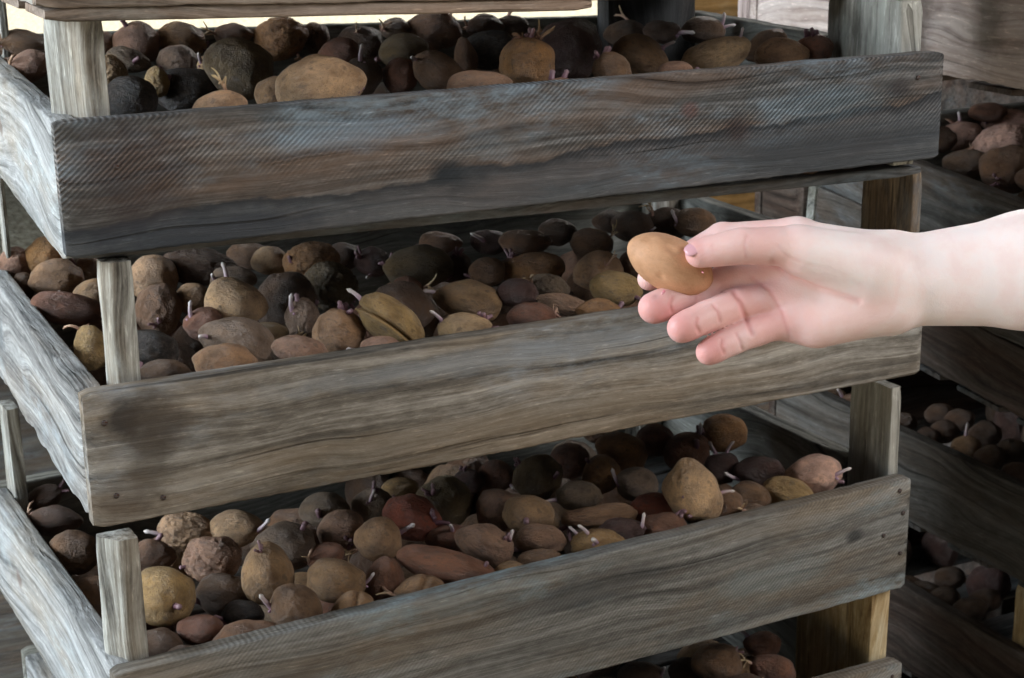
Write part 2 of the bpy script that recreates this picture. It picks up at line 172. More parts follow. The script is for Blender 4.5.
["2",0,0.2009,0.015,-0.4139,0.0178,0.0129,0.0134,0.518,-0.841,0.1,-0.122,0.204,0.031,-0.01,"T","c",[],"small cleft tan potato at the front board, below the shiny red one's left neighbour"],
["2",0,0.2126,0.1126,-0.4087,0.0164,0.0095,0.0103,0.526,-0.836,0.056,-0.143,0.22,0.128,-0.005,"R","",[],None],
["2",0,0.2412,0.0494,-0.4161,0.0167,0.0209,0.017,0.531,-0.825,0.176,-0.086,0.246,0.064,-0.012,"R","",[],None],
["2",0,0.2914,0.0359,-0.4041,0.0378,0.0143,0.0173,0.54,-0.796,0.269,-0.046,0.296,0.048,-0.0,"RT","b",[["s",0.85,-0.36,-0.38]],"long tan to red potato lying near the third tray's front board"],
["2",0,0.2614,0.0182,-0.4121,0.0206,0.0115,0.0127,0.524,-0.83,0.153,-0.113,0.265,0.032,-0.008,"T","c",[],None],
["2",0,0.3264,0.105,-0.4135,0.0195,0.0115,0.0125,0.538,-0.816,0.184,-0.104,0.334,0.115,-0.009,"R","",[["w",0.12,-0.7,-0.7]],None],
["2",0,0.3398,0.0593,-0.4041,0.0242,0.0164,0.0173,0.546,-0.771,0.328,-0.019,0.345,0.069,-0.0,"P","b",[["c",0.6,-0.65,-0.47],["w",0.8,-0.43,-0.42]],"pinkish tan potato with sprouts on its right end, in the middle of the third tray"],
["2",0,0.3891,0.1332,-0.4083,0.0201,0.0192,0.0188,0.543,-0.809,0.191,-0.118,0.398,0.14,-0.004,"P","",[],None],
["2",0,0.4014,0.0966,-0.4011,0.0225,0.0153,0.0161,0.545,-0.8,0.231,-0.102,0.408,0.103,0.003,"T","b",[["s",-0.1,0.3,-0.95]],None],
["2",0,0.4306,0.2231,-0.4137,0.0185,0.0146,0.0149,0.551,-0.804,0.189,-0.12,0.443,0.228,-0.01,"R","",[["w",0.73,0.53,-0.43]],None],
["2",0,0.4534,0.1802,-0.4041,0.0229,0.0201,0.02,0.496,-0.826,-0.017,-0.266,0.464,0.184,-0.0,"G","b",[["c",-0.37,-0.93,-0.01],["s",0.61,0.4,-0.69]],None],
["2",0,0.4738,0.1358,-0.4117,0.0216,0.0131,0.0142,0.535,-0.812,0.168,-0.161,0.482,0.139,-0.008,"E","",[],None],
["2",0,0.509,0.219,-0.4109,0.0188,0.0168,0.0167,0.55,-0.799,0.201,-0.138,0.522,0.221,-0.007,"R","",[],None],
["2",0,0.5224,0.1783,-0.4142,0.0175,0.0185,0.0172,0.564,-0.719,0.407,0.001,0.533,0.179,-0.01,"O","",[["s",-0.9,-0.23,-0.36]],None],
["2",0,0.5685,0.2213,-0.4128,0.0252,0.0181,0.0188,0.564,-0.761,0.311,-0.077,0.581,0.22,-0.009,"O","",[],None],
["2",0,0.5366,0.1354,-0.4113,0.0191,0.0153,0.0155,0.54,-0.8,0.213,-0.153,0.545,0.136,-0.007,"E","",[],None],
["2",0,0.4683,0.0869,-0.4138,0.0347,0.011,0.0139,0.527,-0.816,0.165,-0.17,0.475,0.091,-0.01,"T","",[],None],
["2",0,0.5201,0.0711,-0.4104,0.0257,0.0147,0.0161,0.533,-0.803,0.216,-0.156,0.526,0.072,-0.006,"R2","e",[],"red potato left of the upright tan one with purple sprouts, in the third tray"],
["2",0,0.3928,0.0586,-0.4101,0.022,0.0132,0.0143,0.533,-0.813,0.199,-0.126,0.398,0.066,-0.006,"P","",[["w",-0.71,0.7,-0.01]],None],
["2",0,0.3762,0.0246,-0.4121,0.0189,0.0094,0.0107,0.528,-0.816,0.2,-0.125,0.38,0.033,-0.008,"B","w",[],None],
["2",0,0.3456,0.0191,-0.4162,0.0153,0.0093,0.0101,0.517,-0.831,0.138,-0.154,0.349,0.029,-0.012,"T","",[],None],
["2",0,0.4347,0.0286,-0.4124,0.0236,0.0131,0.0145,0.523,-0.818,0.18,-0.158,0.438,0.034,-0.008,"Y","w",[["w",-0.66,-0.75,-0.01],["w",-0.27,-0.8,-0.54],["w",-0.04,-0.3,-0.95]],"wrinkled yellowish potato with several white shoots, at the third tray's front board"],
["2",0,0.464,0.0381,-0.4082,0.0204,0.0115,0.0126,0.53,-0.808,0.211,-0.146,0.468,0.042,-0.004,"M","",[],None],
["2",0,0.5397,0.0426,-0.3877,0.0235,0.0289,0.0238,0.469,-0.829,-0.006,-0.306,0.544,0.043,0.016,"L","b",[["c",-0.58,0.27,-0.77],["s",-0.45,0.62,-0.64],["w",0.9,0.44,-0.02]],"large upright tan potato with two purple sprouts, right part of the third tray"],
["2",0,0.6315,0.1972,-0.4161,0.0223,0.0192,0.0192,0.528,-0.808,0.15,-0.213,0.643,0.193,-0.012,"R","",[["c",0.67,-0.75,-0.02],["w",0.75,-0.66,-0.02],["s",0.53,-0.21,-0.82]],None],
["2",0,0.6839,0.2078,-0.4082,0.0226,0.0185,0.0187,0.547,-0.787,0.225,-0.176,0.696,0.201,-0.004,"O","",[],None],
["2",0,0.6323,0.1345,-0.4122,0.0166,0.0147,0.0146,0.539,-0.793,0.226,-0.173,0.641,0.13,-0.008,"M","",[["w",-0.31,-0.95,-0.01],["w",0.18,-0.98,-0.01]],None],
["2",0,0.5029,0.0311,-0.4103,0.0196,0.0134,0.0141,0.528,-0.806,0.218,-0.157,0.507,0.033,-0.006,"R","",[["s",0.42,0.21,-0.89]],None],
["2",0,0.5745,0.043,-0.4097,0.0174,0.0174,0.0169,0.529,-0.799,0.227,-0.172,0.579,0.042,-0.006,"B","",[],None],
["2",0,0.6528,0.1012,-0.4098,0.0232,0.0145,0.0155,0.535,-0.792,0.232,-0.182,0.66,0.096,-0.006,"M","",[],None],
["2",0,0.6788,0.0525,-0.4016,0.0265,0.018,0.0189,0.503,-0.813,0.141,-0.257,0.683,0.046,0.003,"LP","b",[["w",0.84,0.22,-0.49],["s",0.82,0.58,-0.01]],"pink tinged tan potato with a white shoot, by the third tray's right post"],
["2",0,0.6445,0.0421,-0.4099,0.0243,0.0159,0.0169,0.554,-0.733,0.386,-0.082,0.649,0.038,-0.006,"Y","b",[],"smooth orange yellow potato under the pink tinged one by the right post"],
["2",0,0.6097,0.0527,-0.4101,0.0177,0.0149,0.015,0.53,-0.796,0.231,-0.179,0.614,0.05,-0.006,"B","",[],None],
["2",0,0.601,0.0317,-0.4175,0.0147,0.0092,0.0099,0.525,-0.799,0.232,-0.179,0.605,0.029,-0.013,"E","",[],None],
["2",0,0.616,0.234,-0.4124,0.0185,0.0154,0.0155,0.55,-0.791,0.214,-0.159,0.629,0.231,-0.008,"R","",[],None],
["2",0,0.5854,0.2947,-0.4155,0.0189,0.0126,0.0133,0.556,-0.792,0.205,-0.147,0.601,0.293,-0.011,"B","",[],None],
["2",0,0.4006,0.2214,-0.4137,0.0145,0.0116,0.0118,0.551,-0.806,0.185,-0.113,0.413,0.228,-0.01,"M","",[["c",-0.43,-0.9,-0.01]],None],
["2",0,0.0269,0.3793,-0.414,0.0162,0.0105,0.0111,0.555,-0.824,-0.032,-0.113,0.047,0.403,-0.01,"D","",[],None],
["2",0,0.0247,0.3193,-0.4158,0.0221,0.0129,0.0141,0.56,-0.82,0.12,-0.012,0.042,0.343,-0.012,"D","",[],None],
["2",0,0.0247,0.2406,-0.4165,0.022,0.0176,0.0179,0.552,-0.824,0.125,-0.014,0.039,0.265,-0.012,"B","",[],None],
["2",0,0.0245,0.1824,-0.4372,0.0222,0.0188,0.0188,0.54,-0.831,0.13,-0.012,0.036,0.207,-0.033,"B","",[],None],
["2",0,0.0131,0.2611,-0.433,0.0125,0.0107,0.0107,0.55,-0.826,0.123,-0.008,0.028,0.286,-0.029,"D","",[],None],
["2",1,0.3622,0.3885,-0.4782,0.0335,0.0258,0.0245,0.123,0.662,0.458,0.581,0.383,0.397,-0.074],
["2",1,0.2905,0.1243,-0.4758,0.0319,0.0286,0.0272,0.494,-0.372,0.532,0.578,0.299,0.136,-0.072],
["2",1,0.4841,0.3205,-0.4807,0.0346,0.0257,0.0244,0.527,0.395,0.192,0.728,0.501,0.323,-0.077],
["2",1,0.0468,0.2966,-0.4844,0.0304,0.0238,0.0226,0.432,0.071,-0.231,-0.869,0.064,0.32,-0.08],
["2",1,0.2143,0.1886,-0.4835,0.0302,0.0245,0.0232,0.281,-0.065,-0.206,-0.935,0.226,0.204,-0.079],
["2",1,0.6099,0.0455,-0.4851,0.0299,0.023,0.0218,0.256,-0.125,-0.209,0.936,0.614,0.042,-0.081],
["2",1,0.5379,0.3071,-0.485,0.0257,0.0228,0.0217,0.254,0.082,0.389,0.882,0.555,0.307,-0.081],
["2",1,0.4585,0.2607,-0.4811,0.037,0.0266,0.0253,0.489,0.303,-0.357,-0.736,0.473,0.265,-0.077],
["2",1,0.3227,0.2136,-0.4819,0.0304,0.0261,0.0248,0.005,0.02,-0.378,0.926,0.335,0.224,-0.078],
["2",1,0.2822,0.2477,-0.4825,0.0295,0.0236,0.0224,0.265,0.114,-0.539,0.791,0.296,0.26,-0.078],
["2",1,0.2162,0.2937,-0.4786,0.0313,0.0264,0.025,0.071,0.418,-0.54,0.728,0.233,0.309,-0.075],
["2",1,0.0498,0.021,-0.484,0.028,0.0229,0.0217,0.646,-0.065,0.392,-0.652,0.054,0.044,-0.08],
["2",1,0.127,0.153,-0.4851,0.0285,0.0223,0.0212,0.407,-0.15,0.465,-0.772,0.137,0.173,-0.081],
["2",1,0.5759,0.2336,-0.4727,0.0352,0.029,0.0275,0.322,0.556,-0.277,0.714,0.589,0.232,-0.069],
["2",1,0.4971,0.228,-0.4839,0.0303,0.0246,0.0233,0.654,0.068,-0.092,-0.748,0.51,0.23,-0.08],
["2",1,0.5955,0.3677,-0.482,0.0282,0.0249,0.0237,0.169,0.332,0.285,0.883,0.615,0.365,-0.078],
["2",1,0.2631,0.3378,-0.4826,0.0298,0.0233,0.0221,0.201,0.161,-0.539,0.802,0.281,0.351,-0.078],
["2",1,0.1733,0.1572,-0.4821,0.0319,0.0245,0.0233,0.528,-0.234,-0.564,0.59,0.183,0.175,-0.078],
["2",1,0.1524,0.1141,-0.4838,0.0278,0.0235,0.0223,0.062,-0.123,-0.486,-0.863,0.16,0.132,-0.08],
["2",1,0.4091,0.3924,-0.4843,0.0265,0.024,0.0228,0.536,0.138,0.047,0.831,0.43,0.398,-0.08],
["2",1,0.3982,0.1493,-0.4835,0.032,0.0235,0.0224,0.643,-0.187,-0.057,-0.741,0.408,0.156,-0.079],
["2",1,0.354,0.2616,-0.4748,0.039,0.0288,0.0273,0.325,0.624,-0.315,-0.637,0.369,0.27,-0.071],
["2",1,0.4628,0.3721,-0.4752,0.0342,0.0249,0.0237,0.184,-0.512,0.087,0.834,0.483,0.376,-0.071],
["2",1,0.2846,0.1779,-0.4756,0.0358,0.0264,0.0251,0.598,0.341,0.259,-0.678,0.295,0.19,-0.071],
["2",1,0.0902,0.233,-0.4829,0.0269,0.0225,0.0214,0.513,0.445,-0.06,0.732,0.104,0.254,-0.079],
["2",1,0.5058,0.1734,-0.479,0.0323,0.0264,0.0251,0.031,0.453,0.602,0.656,0.516,0.175,-0.075],
["2",1,0.2334,0.1291,-0.4789,0.0291,0.0234,0.0223,0.002,0.693,0.254,-0.675,0.242,0.144,-0.075],
["2",1,0.4076,0.2074,-0.477,0.0318,0.025,0.0237,0.199,-0.585,-0.53,-0.581,0.42,0.214,-0.073],
["2",1,0.1184,0.2949,-0.4759,0.0317,0.0241,0.0229,0.257,-0.614,-0.309,-0.68,0.135,0.315,-0.072],
["2",1,0.4218,0.3294,-0.4764,0.038,0.0274,0.026,0.457,0.126,0.435,-0.766,0.44,0.335,-0.072],
["2",1,0.079,0.3446,-0.4797,0.0322,0.0273,0.0259,0.286,0.138,0.342,-0.884,0.098,0.366,-0.076],
["2",1,0.6556,0.1744,-0.4791,0.0391,0.028,0.0266,0.405,-0.515,0.513,-0.555,0.666,0.169,-0.075],
["3",0,0.5961,0.0818,-0.5914,0.0234,0.0195,0.0196,0.492,-0.824,0.228,-0.162,0.594,0.076,0.005,"B","",[["c",0.79,-0.61,-0.02]],"round brown potato nearest the wide light post of the lowest tray"],
["3",0,0.6449,0.0576,-0.6009,0.0214,0.0166,0.017,0.509,-0.769,0.376,-0.087,0.642,0.051,-0.005,"R","",[],None],
["3",0,0.5838,0.11,-0.6105,0.0198,0.0138,0.0145,0.492,-0.827,0.225,-0.155,0.582,0.104,-0.015,"D","",[],None],
["3",0,0.6762,0.1198,-0.6074,0.0183,0.0122,0.0129,0.493,-0.819,0.235,-0.174,0.674,0.113,-0.012,"R","",[["w",-0.65,-0.74,-0.19]],None],
["3",0,0.532,0.1185,-0.6059,0.0215,0.0117,0.013,0.494,-0.83,0.218,-0.143,0.53,0.113,-0.01,"D","",[],None],
["3",0,0.486,0.1066,-0.6059,0.0211,0.0135,0.0144,0.492,-0.833,0.213,-0.133,0.484,0.101,-0.01,"D","",[],None],
["3",0,0.6068,0.0475,-0.6059,0.0211,0.0135,0.0144,0.484,-0.827,0.233,-0.167,0.604,0.041,-0.01,"D","",[],None],
["3",0,0.023,0.4195,-0.6084,0.014,0.01,0.0104,0.526,-0.841,0.127,0.004,0.023,0.417,-0.012,"P","",[],None],
["3",0,0.0326,0.391,-0.6228,0.0199,0.0139,0.0145,0.52,-0.844,0.132,-0.001,0.032,0.389,-0.027,"B","",[],None],
["3",1,0.6797,0.2316,-0.6769,0.0265,0.0222,0.0211,0.311,0.274,0.497,0.763,0.678,0.225,-0.081],
["3",1,0.4301,0.351,-0.6669,0.0342,0.0286,0.0272,0.281,0.505,0.034,-0.816,0.429,0.346,-0.071],
["3",1,0.497,0.2206,-0.6717,0.0325,0.0268,0.0255,0.532,-0.09,-0.319,-0.779,0.496,0.215,-0.076],
["3",1,0.4122,0.0885,-0.6702,0.0309,0.0264,0.0251,0.04,-0.577,-0.453,0.678,0.41,0.084,-0.074],
["3",1,0.191,0.2303,-0.6617,0.0391,0.0288,0.0274,0.413,-0.374,-0.548,-0.624,0.19,0.227,-0.066],
["3",1,0.6053,0.0543,-0.6689,0.0333,0.0283,0.0269,0.44,-0.477,-0.041,0.76,0.603,0.048,-0.073],
["3",1,0.5812,0.2901,-0.676,0.0304,0.0227,0.0215,0.086,0.177,0.188,-0.962,0.58,0.284,-0.08],
["3",1,0.3109,0.2526,-0.6723,0.0351,0.028,0.0266,0.019,-0.089,-0.075,0.993,0.31,0.248,-0.076],
["3",1,0.3026,0.0479,-0.6708,0.0304,0.0274,0.026,0.125,-0.299,0.577,0.75,0.3,0.044,-0.075],
["3",1,0.6606,0.1315,-0.6608,0.04,0.0286,0.0272,0.133,0.552,0.155,-0.809,0.658,0.125,-0.065],
["A",0,1.2808,0.5607,-0.2054,0.0265,0.0173,0.0183,0.576,-0.739,0.193,-0.29,0.211,0.461,-0.01,"LP","",[["f",-0.17,-0.99,-0.01],["w",0.15,-0.99,-0.01]],"pinkish potato with thick shoots, leftmost in the tall box at the far right"],
["A",0,1.2765,0.4784,-0.2018,0.0334,0.0218,0.0232,0.584,-0.729,0.233,-0.272,0.206,0.378,-0.007,"LP","w",[["f",-0.96,0.27,-0.01],["f",-0.72,0.6,-0.33],["f",-0.43,0.7,-0.57],["f",-0.99,0.1,-0.01]],"pale potato hung with yellowish rootlets in the tall box on the right"],
["A",0,1.3641,0.5572,-0.1929,0.035,0.0148,0.0174,0.6,-0.713,0.266,-0.247,0.294,0.457,0.002,"LP","",[["c",-0.96,0.02,-0.28]],None],
["A",0,1.1622,0.3362,-0.202,0.0342,0.026,0.0267,0.589,-0.722,0.267,-0.247,0.092,0.236,-0.007,"B","",[["c",-0.38,0.45,-0.81]],None],
["A",0,1.1478,0.3961,-0.2045,0.0266,0.0181,0.0191,0.593,-0.724,0.26,-0.238,0.078,0.296,-0.009,"D","",[],None],
["A",0,1.3279,0.4669,-0.2008,0.0258,0.0219,0.022,0.593,-0.714,0.272,-0.253,0.258,0.367,-0.006,"P","",[],None],
["A",0,1.3297,0.566,-0.1784,0.0241,0.012,0.0136,0.604,-0.713,0.262,-0.243,0.259,0.466,0.017,"R","",[],None],
["A",0,1.2274,0.5378,-0.2025,0.0208,0.0156,0.0161,0.601,-0.721,0.255,-0.233,0.157,0.438,-0.007,"D","",[],None],
["A",0,1.1616,0.2859,-0.2053,0.0254,0.0185,0.0192,0.584,-0.722,0.272,-0.252,0.091,0.186,-0.01,"B","",[],None],
["A",1,1.3636,0.4335,-0.3212,0.0278,0.0223,0.0212,0.095,-0.398,0.52,0.749,0.293,0.334,-0.126],
["A",1,1.4671,0.373,-0.3115,0.0357,0.0282,0.0268,0.277,-0.612,0.106,0.733,0.397,0.273,-0.117],
["A",1,1.4048,0.5514,-0.3176,0.0358,0.026,0.0247,0.524,-0.194,0.252,0.79,0.335,0.451,-0.123],
["C",0,1.1037,0.387,-0.5472,0.0175,0.015,0.015,0.531,-0.777,0.257,-0.221,0.033,0.287,-0.014,"D","",[],None],  # darker codes in this tray stand in for the shade between trays
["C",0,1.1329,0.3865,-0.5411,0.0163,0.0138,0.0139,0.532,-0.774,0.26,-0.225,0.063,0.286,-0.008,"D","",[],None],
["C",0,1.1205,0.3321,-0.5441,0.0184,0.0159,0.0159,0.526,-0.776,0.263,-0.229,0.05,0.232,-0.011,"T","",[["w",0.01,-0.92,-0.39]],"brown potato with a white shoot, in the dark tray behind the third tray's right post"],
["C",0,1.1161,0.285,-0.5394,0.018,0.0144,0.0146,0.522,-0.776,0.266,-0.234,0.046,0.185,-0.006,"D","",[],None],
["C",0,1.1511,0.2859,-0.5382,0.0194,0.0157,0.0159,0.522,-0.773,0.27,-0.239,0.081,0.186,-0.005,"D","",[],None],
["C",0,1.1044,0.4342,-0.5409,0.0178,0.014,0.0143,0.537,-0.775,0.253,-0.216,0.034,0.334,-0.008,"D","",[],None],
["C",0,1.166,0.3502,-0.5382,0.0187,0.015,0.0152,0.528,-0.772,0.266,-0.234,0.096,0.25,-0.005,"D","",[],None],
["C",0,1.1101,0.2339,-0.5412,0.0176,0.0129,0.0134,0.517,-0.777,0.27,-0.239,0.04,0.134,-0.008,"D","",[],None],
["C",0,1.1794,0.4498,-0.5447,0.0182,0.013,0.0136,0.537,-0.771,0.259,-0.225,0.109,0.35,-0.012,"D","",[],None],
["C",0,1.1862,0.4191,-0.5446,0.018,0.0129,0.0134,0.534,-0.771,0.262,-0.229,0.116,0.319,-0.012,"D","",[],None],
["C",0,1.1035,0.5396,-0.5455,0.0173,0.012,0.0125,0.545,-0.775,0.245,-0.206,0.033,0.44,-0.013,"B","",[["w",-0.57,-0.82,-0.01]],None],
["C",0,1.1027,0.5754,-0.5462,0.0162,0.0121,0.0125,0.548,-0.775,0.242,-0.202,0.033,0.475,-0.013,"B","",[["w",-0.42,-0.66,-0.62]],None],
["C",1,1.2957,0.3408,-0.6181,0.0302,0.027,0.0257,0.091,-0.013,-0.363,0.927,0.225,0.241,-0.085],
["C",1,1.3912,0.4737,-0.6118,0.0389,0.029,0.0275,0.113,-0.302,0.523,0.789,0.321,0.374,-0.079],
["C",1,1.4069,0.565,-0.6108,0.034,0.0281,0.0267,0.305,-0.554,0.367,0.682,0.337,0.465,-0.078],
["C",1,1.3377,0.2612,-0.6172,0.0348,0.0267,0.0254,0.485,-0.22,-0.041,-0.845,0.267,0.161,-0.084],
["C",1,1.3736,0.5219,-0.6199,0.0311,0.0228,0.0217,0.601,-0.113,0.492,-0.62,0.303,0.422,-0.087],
["D",0,1.1037,0.3693,-0.7477,0.0179,0.0128,0.0133,0.495,-0.802,0.257,-0.214,0.033,0.269,-0.014,"D","",[],None],  # shade of the bottom right tray put into these potato colours
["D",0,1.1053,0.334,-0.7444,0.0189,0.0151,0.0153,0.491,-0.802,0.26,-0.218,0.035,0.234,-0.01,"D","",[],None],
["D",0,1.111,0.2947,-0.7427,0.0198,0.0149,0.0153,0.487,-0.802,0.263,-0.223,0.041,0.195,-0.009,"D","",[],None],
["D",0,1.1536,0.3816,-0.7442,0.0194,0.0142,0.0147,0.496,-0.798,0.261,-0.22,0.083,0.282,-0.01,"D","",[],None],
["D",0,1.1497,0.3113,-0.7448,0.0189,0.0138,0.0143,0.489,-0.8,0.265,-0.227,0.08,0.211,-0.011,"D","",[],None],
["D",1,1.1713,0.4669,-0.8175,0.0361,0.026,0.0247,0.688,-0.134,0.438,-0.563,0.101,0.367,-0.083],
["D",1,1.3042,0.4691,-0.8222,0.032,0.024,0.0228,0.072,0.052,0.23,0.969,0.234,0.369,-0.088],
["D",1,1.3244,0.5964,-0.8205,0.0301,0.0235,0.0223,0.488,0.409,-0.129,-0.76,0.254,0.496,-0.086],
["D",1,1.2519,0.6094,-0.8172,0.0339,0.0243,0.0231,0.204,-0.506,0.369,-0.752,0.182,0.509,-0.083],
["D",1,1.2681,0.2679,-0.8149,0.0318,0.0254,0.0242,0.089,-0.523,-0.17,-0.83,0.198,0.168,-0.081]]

# ------------------------------------------------------------------ helpers
def tag(o,label=None,cat=None,group=None,kind=None):
    if label:o['label']=label
    if cat:o['category']=cat
    if group:o['group']=group
    if kind:o['kind']=kind
    return o
def empty(name,loc,rot=(0,0,0)):
    o=bpy.data.objects.new(name,None);COL.objects.link(o);o.location=loc;o.rotation_euler=rot;o.empty_display_size=.05
    return o
def link(name,me,mat,parent=None,loc=(0,0,0),rot=(0,0,0),smooth=True):
    o=bpy.data.objects.new(name,me);COL.objects.link(o);o.location=loc;o.rotation_euler=rot
    if parent:o.parent=parent
    if mat and not me.materials:me.materials.append(mat)
    if smooth:
        for p in me.polygons:p.use_smooth=True
        if me.get('sharp'):me.set_sharp_from_angle(angle=math.radians(38))
    return o
def mesh(name,v,f):
    me=bpy.data.meshes.new(name);me.from_pydata([tuple(x) for x in v],[],f);me.update();return me
def smoothstep(x):x=max(0,min(1,x));return x*x*(3-2*x)

def plank_mesh(L,H,T,seed,HL=None,HR=None,rag_top=.0006,rag_bot=.0010,bow=.0015,lean=0,n=None,dip=0,chip=None):
    """a worn board: x 0..L, y 0..T (thickness), top z=0, bottom z=-H (HL / HR: heights at the ends)"""
    HL=H if HL is None else HL;HR=H if HR is None else HR
    n=n or max(12,int(L/.006));r=.0022
    prof=[]
    for cxs,czs,a0 in ((1,1,0),(-1,1,90),(-1,-1,180),(1,-1,270)):
        for k in range(4):
            a=math.radians(a0+k*30);prof.append((cxs,czs,math.cos(a),math.sin(a)))
    m=len(prof);v=[];f=[]
    def nz(x,s,o=0):return noise.noise(Vector((x*s,seed*7.3+o,0)))
    for i in range(n+1):
        t=i/n;x=L*t;hh=HL+(HR-HL)*t
        top=rag_top*(nz(x,25)+.7*nz(x,90,3))+lean*t - dip*4*t*(1-t)
        bot=-hh+rag_bot*(nz(x,22,9)+.8*nz(x,110,5))
        if chip:bot+=chip(t)
        yo=bow*nz(x,3,20)
        e=0
        if i in(0,n):e=.0018
        for cx_,cz_,ca,sa in prof:
            y=(T/2+cx_*(T/2-r-e)+ca*r)+yo
            z=((top-r-e)+sa*r) if cz_>0 else ((bot+r+e)+sa*r)
            v.append((x+.0006*noise.noise(Vector((z*80,y*80,seed+i*.01))) if i in(0,n) else x,y,z))
    for i in range(n):
        for k in range(m):
            a=i*m+k;b=i*m+(k+1)%m;f.append((a,b,b+m,a+m))
    f.append(tuple(range(m)));f.append(tuple(range(n*m+m-1,n*m-1,-1)))
    me=mesh('plank',v,f);me['sharp']=1
    return me
def prism_mesh(poly,z0,z1,seed,amp=.0008,n=14,inset=.0012,groove=0):
    """an upright post with a plan outline `poly` (counter clockwise), finely worn"""
    P=[]
    m0=len(poly)
    for i in range(m0):
        a=Vector(poly[i]);b=Vector(poly[(i+1)%m0]);c=Vector(poly[i-1])
        d1=(b-a);d0=(c-a);r=min(.0018,d1.length*.3,d0.length*.3)
        P.append(a+d0.normalized()*r);P.append(a+(d0.normalized()+d1.normalized())*r*.3)
        P.append(a+d1.normalized()*r)
        k=max(1,int(d1.length/.0022))
        for q in range(1,k):
            w=q/k
            if r/d1.length<w<1-r/d1.length:P.append(a+d1*w)
    cen=sum(P,Vector((0,0)))/len(P);m=len(P);v=[];f=[]
    for i in range(n+1):
        z=z0+(z1-z0)*i/n;s=1-(.05 if i in(0,n) else 0)
        for k,p in enumerate(P):
            d=(p-cen);nn=d.normalized()
            g=amp*noise.noise(Vector((p.x*60,p.y*60,z*25+seed)))-groove*abs(noise.noise(Vector((p.x*260,p.y*260,z*4+seed))))
            q=cen+d*s+nn*g
            v.append((q.x,q.y,z))
    for i in range(n):
        for k in range(m):
            a=i*m+k;b=i*m+(k+1)%m;f.append((a,b,b+m,a+m))
    f.append(tuple(range(m-1,-1,-1)));f.append(tuple(range(n*m,n*m+m)))
    me=mesh('post',v,f);me['sharp']=1;return me

# ------------------------------------------------------------------ node helper
class NT:
    def __init__(s,name):
        s.m=bpy.data.materials.new(name);s.m.use_nodes=True;s.t=s.m.node_tree;s.t.nodes.clear()
        s.out=s.t.nodes.new('ShaderNodeOutputMaterial');s.b=s.t.nodes.new('ShaderNodeBsdfPrincipled')
        s.t.links.new(s.b.outputs[0],s.out.inputs[0])
    def n(s,typ,**k):
        x=s.t.nodes.new('ShaderNode'+typ)
        for a,b in k.items():
            if a.startswith('_'):setattr(x,a[1:],b)
        return x
    def set(s,sock,val):
        if isinstance(val,bpy.types.NodeSocket):s.t.links.new(val,sock)
        else:
            if hasattr(sock.default_value,'__len__') and not hasattr(val,'__len__'):val=(val,)*len(sock.default_value)
            if hasattr(val,'__len__') and len(sock.default_value)==4 and len(val)==3:val=(*val,1)
            sock.default_value=val
    def math(s,op,a,b=0,c=0,clamp=False):
        x=s.n('Math',_operation=op,_use_clamp=clamp);s.set(x.inputs[0],a);s.set(x.inputs[1],b);s.set(x.inputs[2],c);return x.outputs[0]
    def co(s):return s.n('TexCoord').outputs['Object']
    def map(s,v,scale=(1,1,1),loc=(0,0,0),rot=(0,0,0)):
        x=s.n('Mapping');s.set(x.inputs[0],v);x.inputs['Scale'].default_value=scale;s.set(x.inputs['Location'],loc);x.inputs['Rotation'].default_value=rot;return x.outputs[0]
    def noise(s,v,scale,detail=4,rough=.55,dist=0,col=False):
        x=s.n('TexNoise');s.set(x.inputs['Vector'],v);x.inputs['Scale'].default_value=scale;x.inputs['Detail'].default_value=detail
        x.inputs['Roughness'].default_value=rough;x.inputs['Distortion'].default_value=dist;return x.outputs['Color' if col else 'Fac']
    def wave(s,v,scale,dist=0,detail=2,dscale=1,dirn='Z',prof='SIN'):
        x=s.n('TexWave',_bands_direction=dirn,_wave_profile=prof);s.set(x.inputs['Vector'],v);x.inputs['Scale'].default_value=scale
        x.inputs['Distortion'].default_value=dist;x.inputs['Detail'].default_value=detail;x.inputs['Detail Scale'].default_value=dscale;return x.outputs['Fac']
    def ramp(s,fac,stops):
        x=s.n('ValToRGB');s.set(x.inputs[0],fac);cr=x.color_ramp
        while len(cr.elements)<len(stops):cr.elements.new(.5)
        for e,(p,c) in zip(cr.elements,stops):
            e.position=p;e.color=(*c,1) if hasattr(c,'__len__') else (c,c,c,1)
        return x.outputs[0]
    def mix(s,fac,a,b,mode='MIX'):
        x=s.n('Mix',_data_type='RGBA',_blend_type=mode);s.set(x.inputs[0],fac);s.set(x.inputs[6],a);s.set(x.inputs[7],b);return x.outputs[2]
    def rng(s,v,a,b,c=0,d=1):
        x=s.n('MapRange');s.set(x.inputs[0],v);x.inputs[1].default_value=a;x.inputs[2].default_value=b;x.inputs[3].default_value=c;x.inputs[4].default_value=d;return x.outputs[0]
    def sep(s,v):
        x=s.n('SeparateXYZ');s.set(x.inputs[0],v);return x.outputs
    def bump(s,h,strength,dist,prev=None):
        x=s.n('Bump');s.set(x.inputs['Height'],h);x.inputs['Strength'].default_value=strength;x.inputs['Distance'].default_value=dist
        if prev:s.set(x.inputs['Normal'],prev)
        return x.outputs[0]

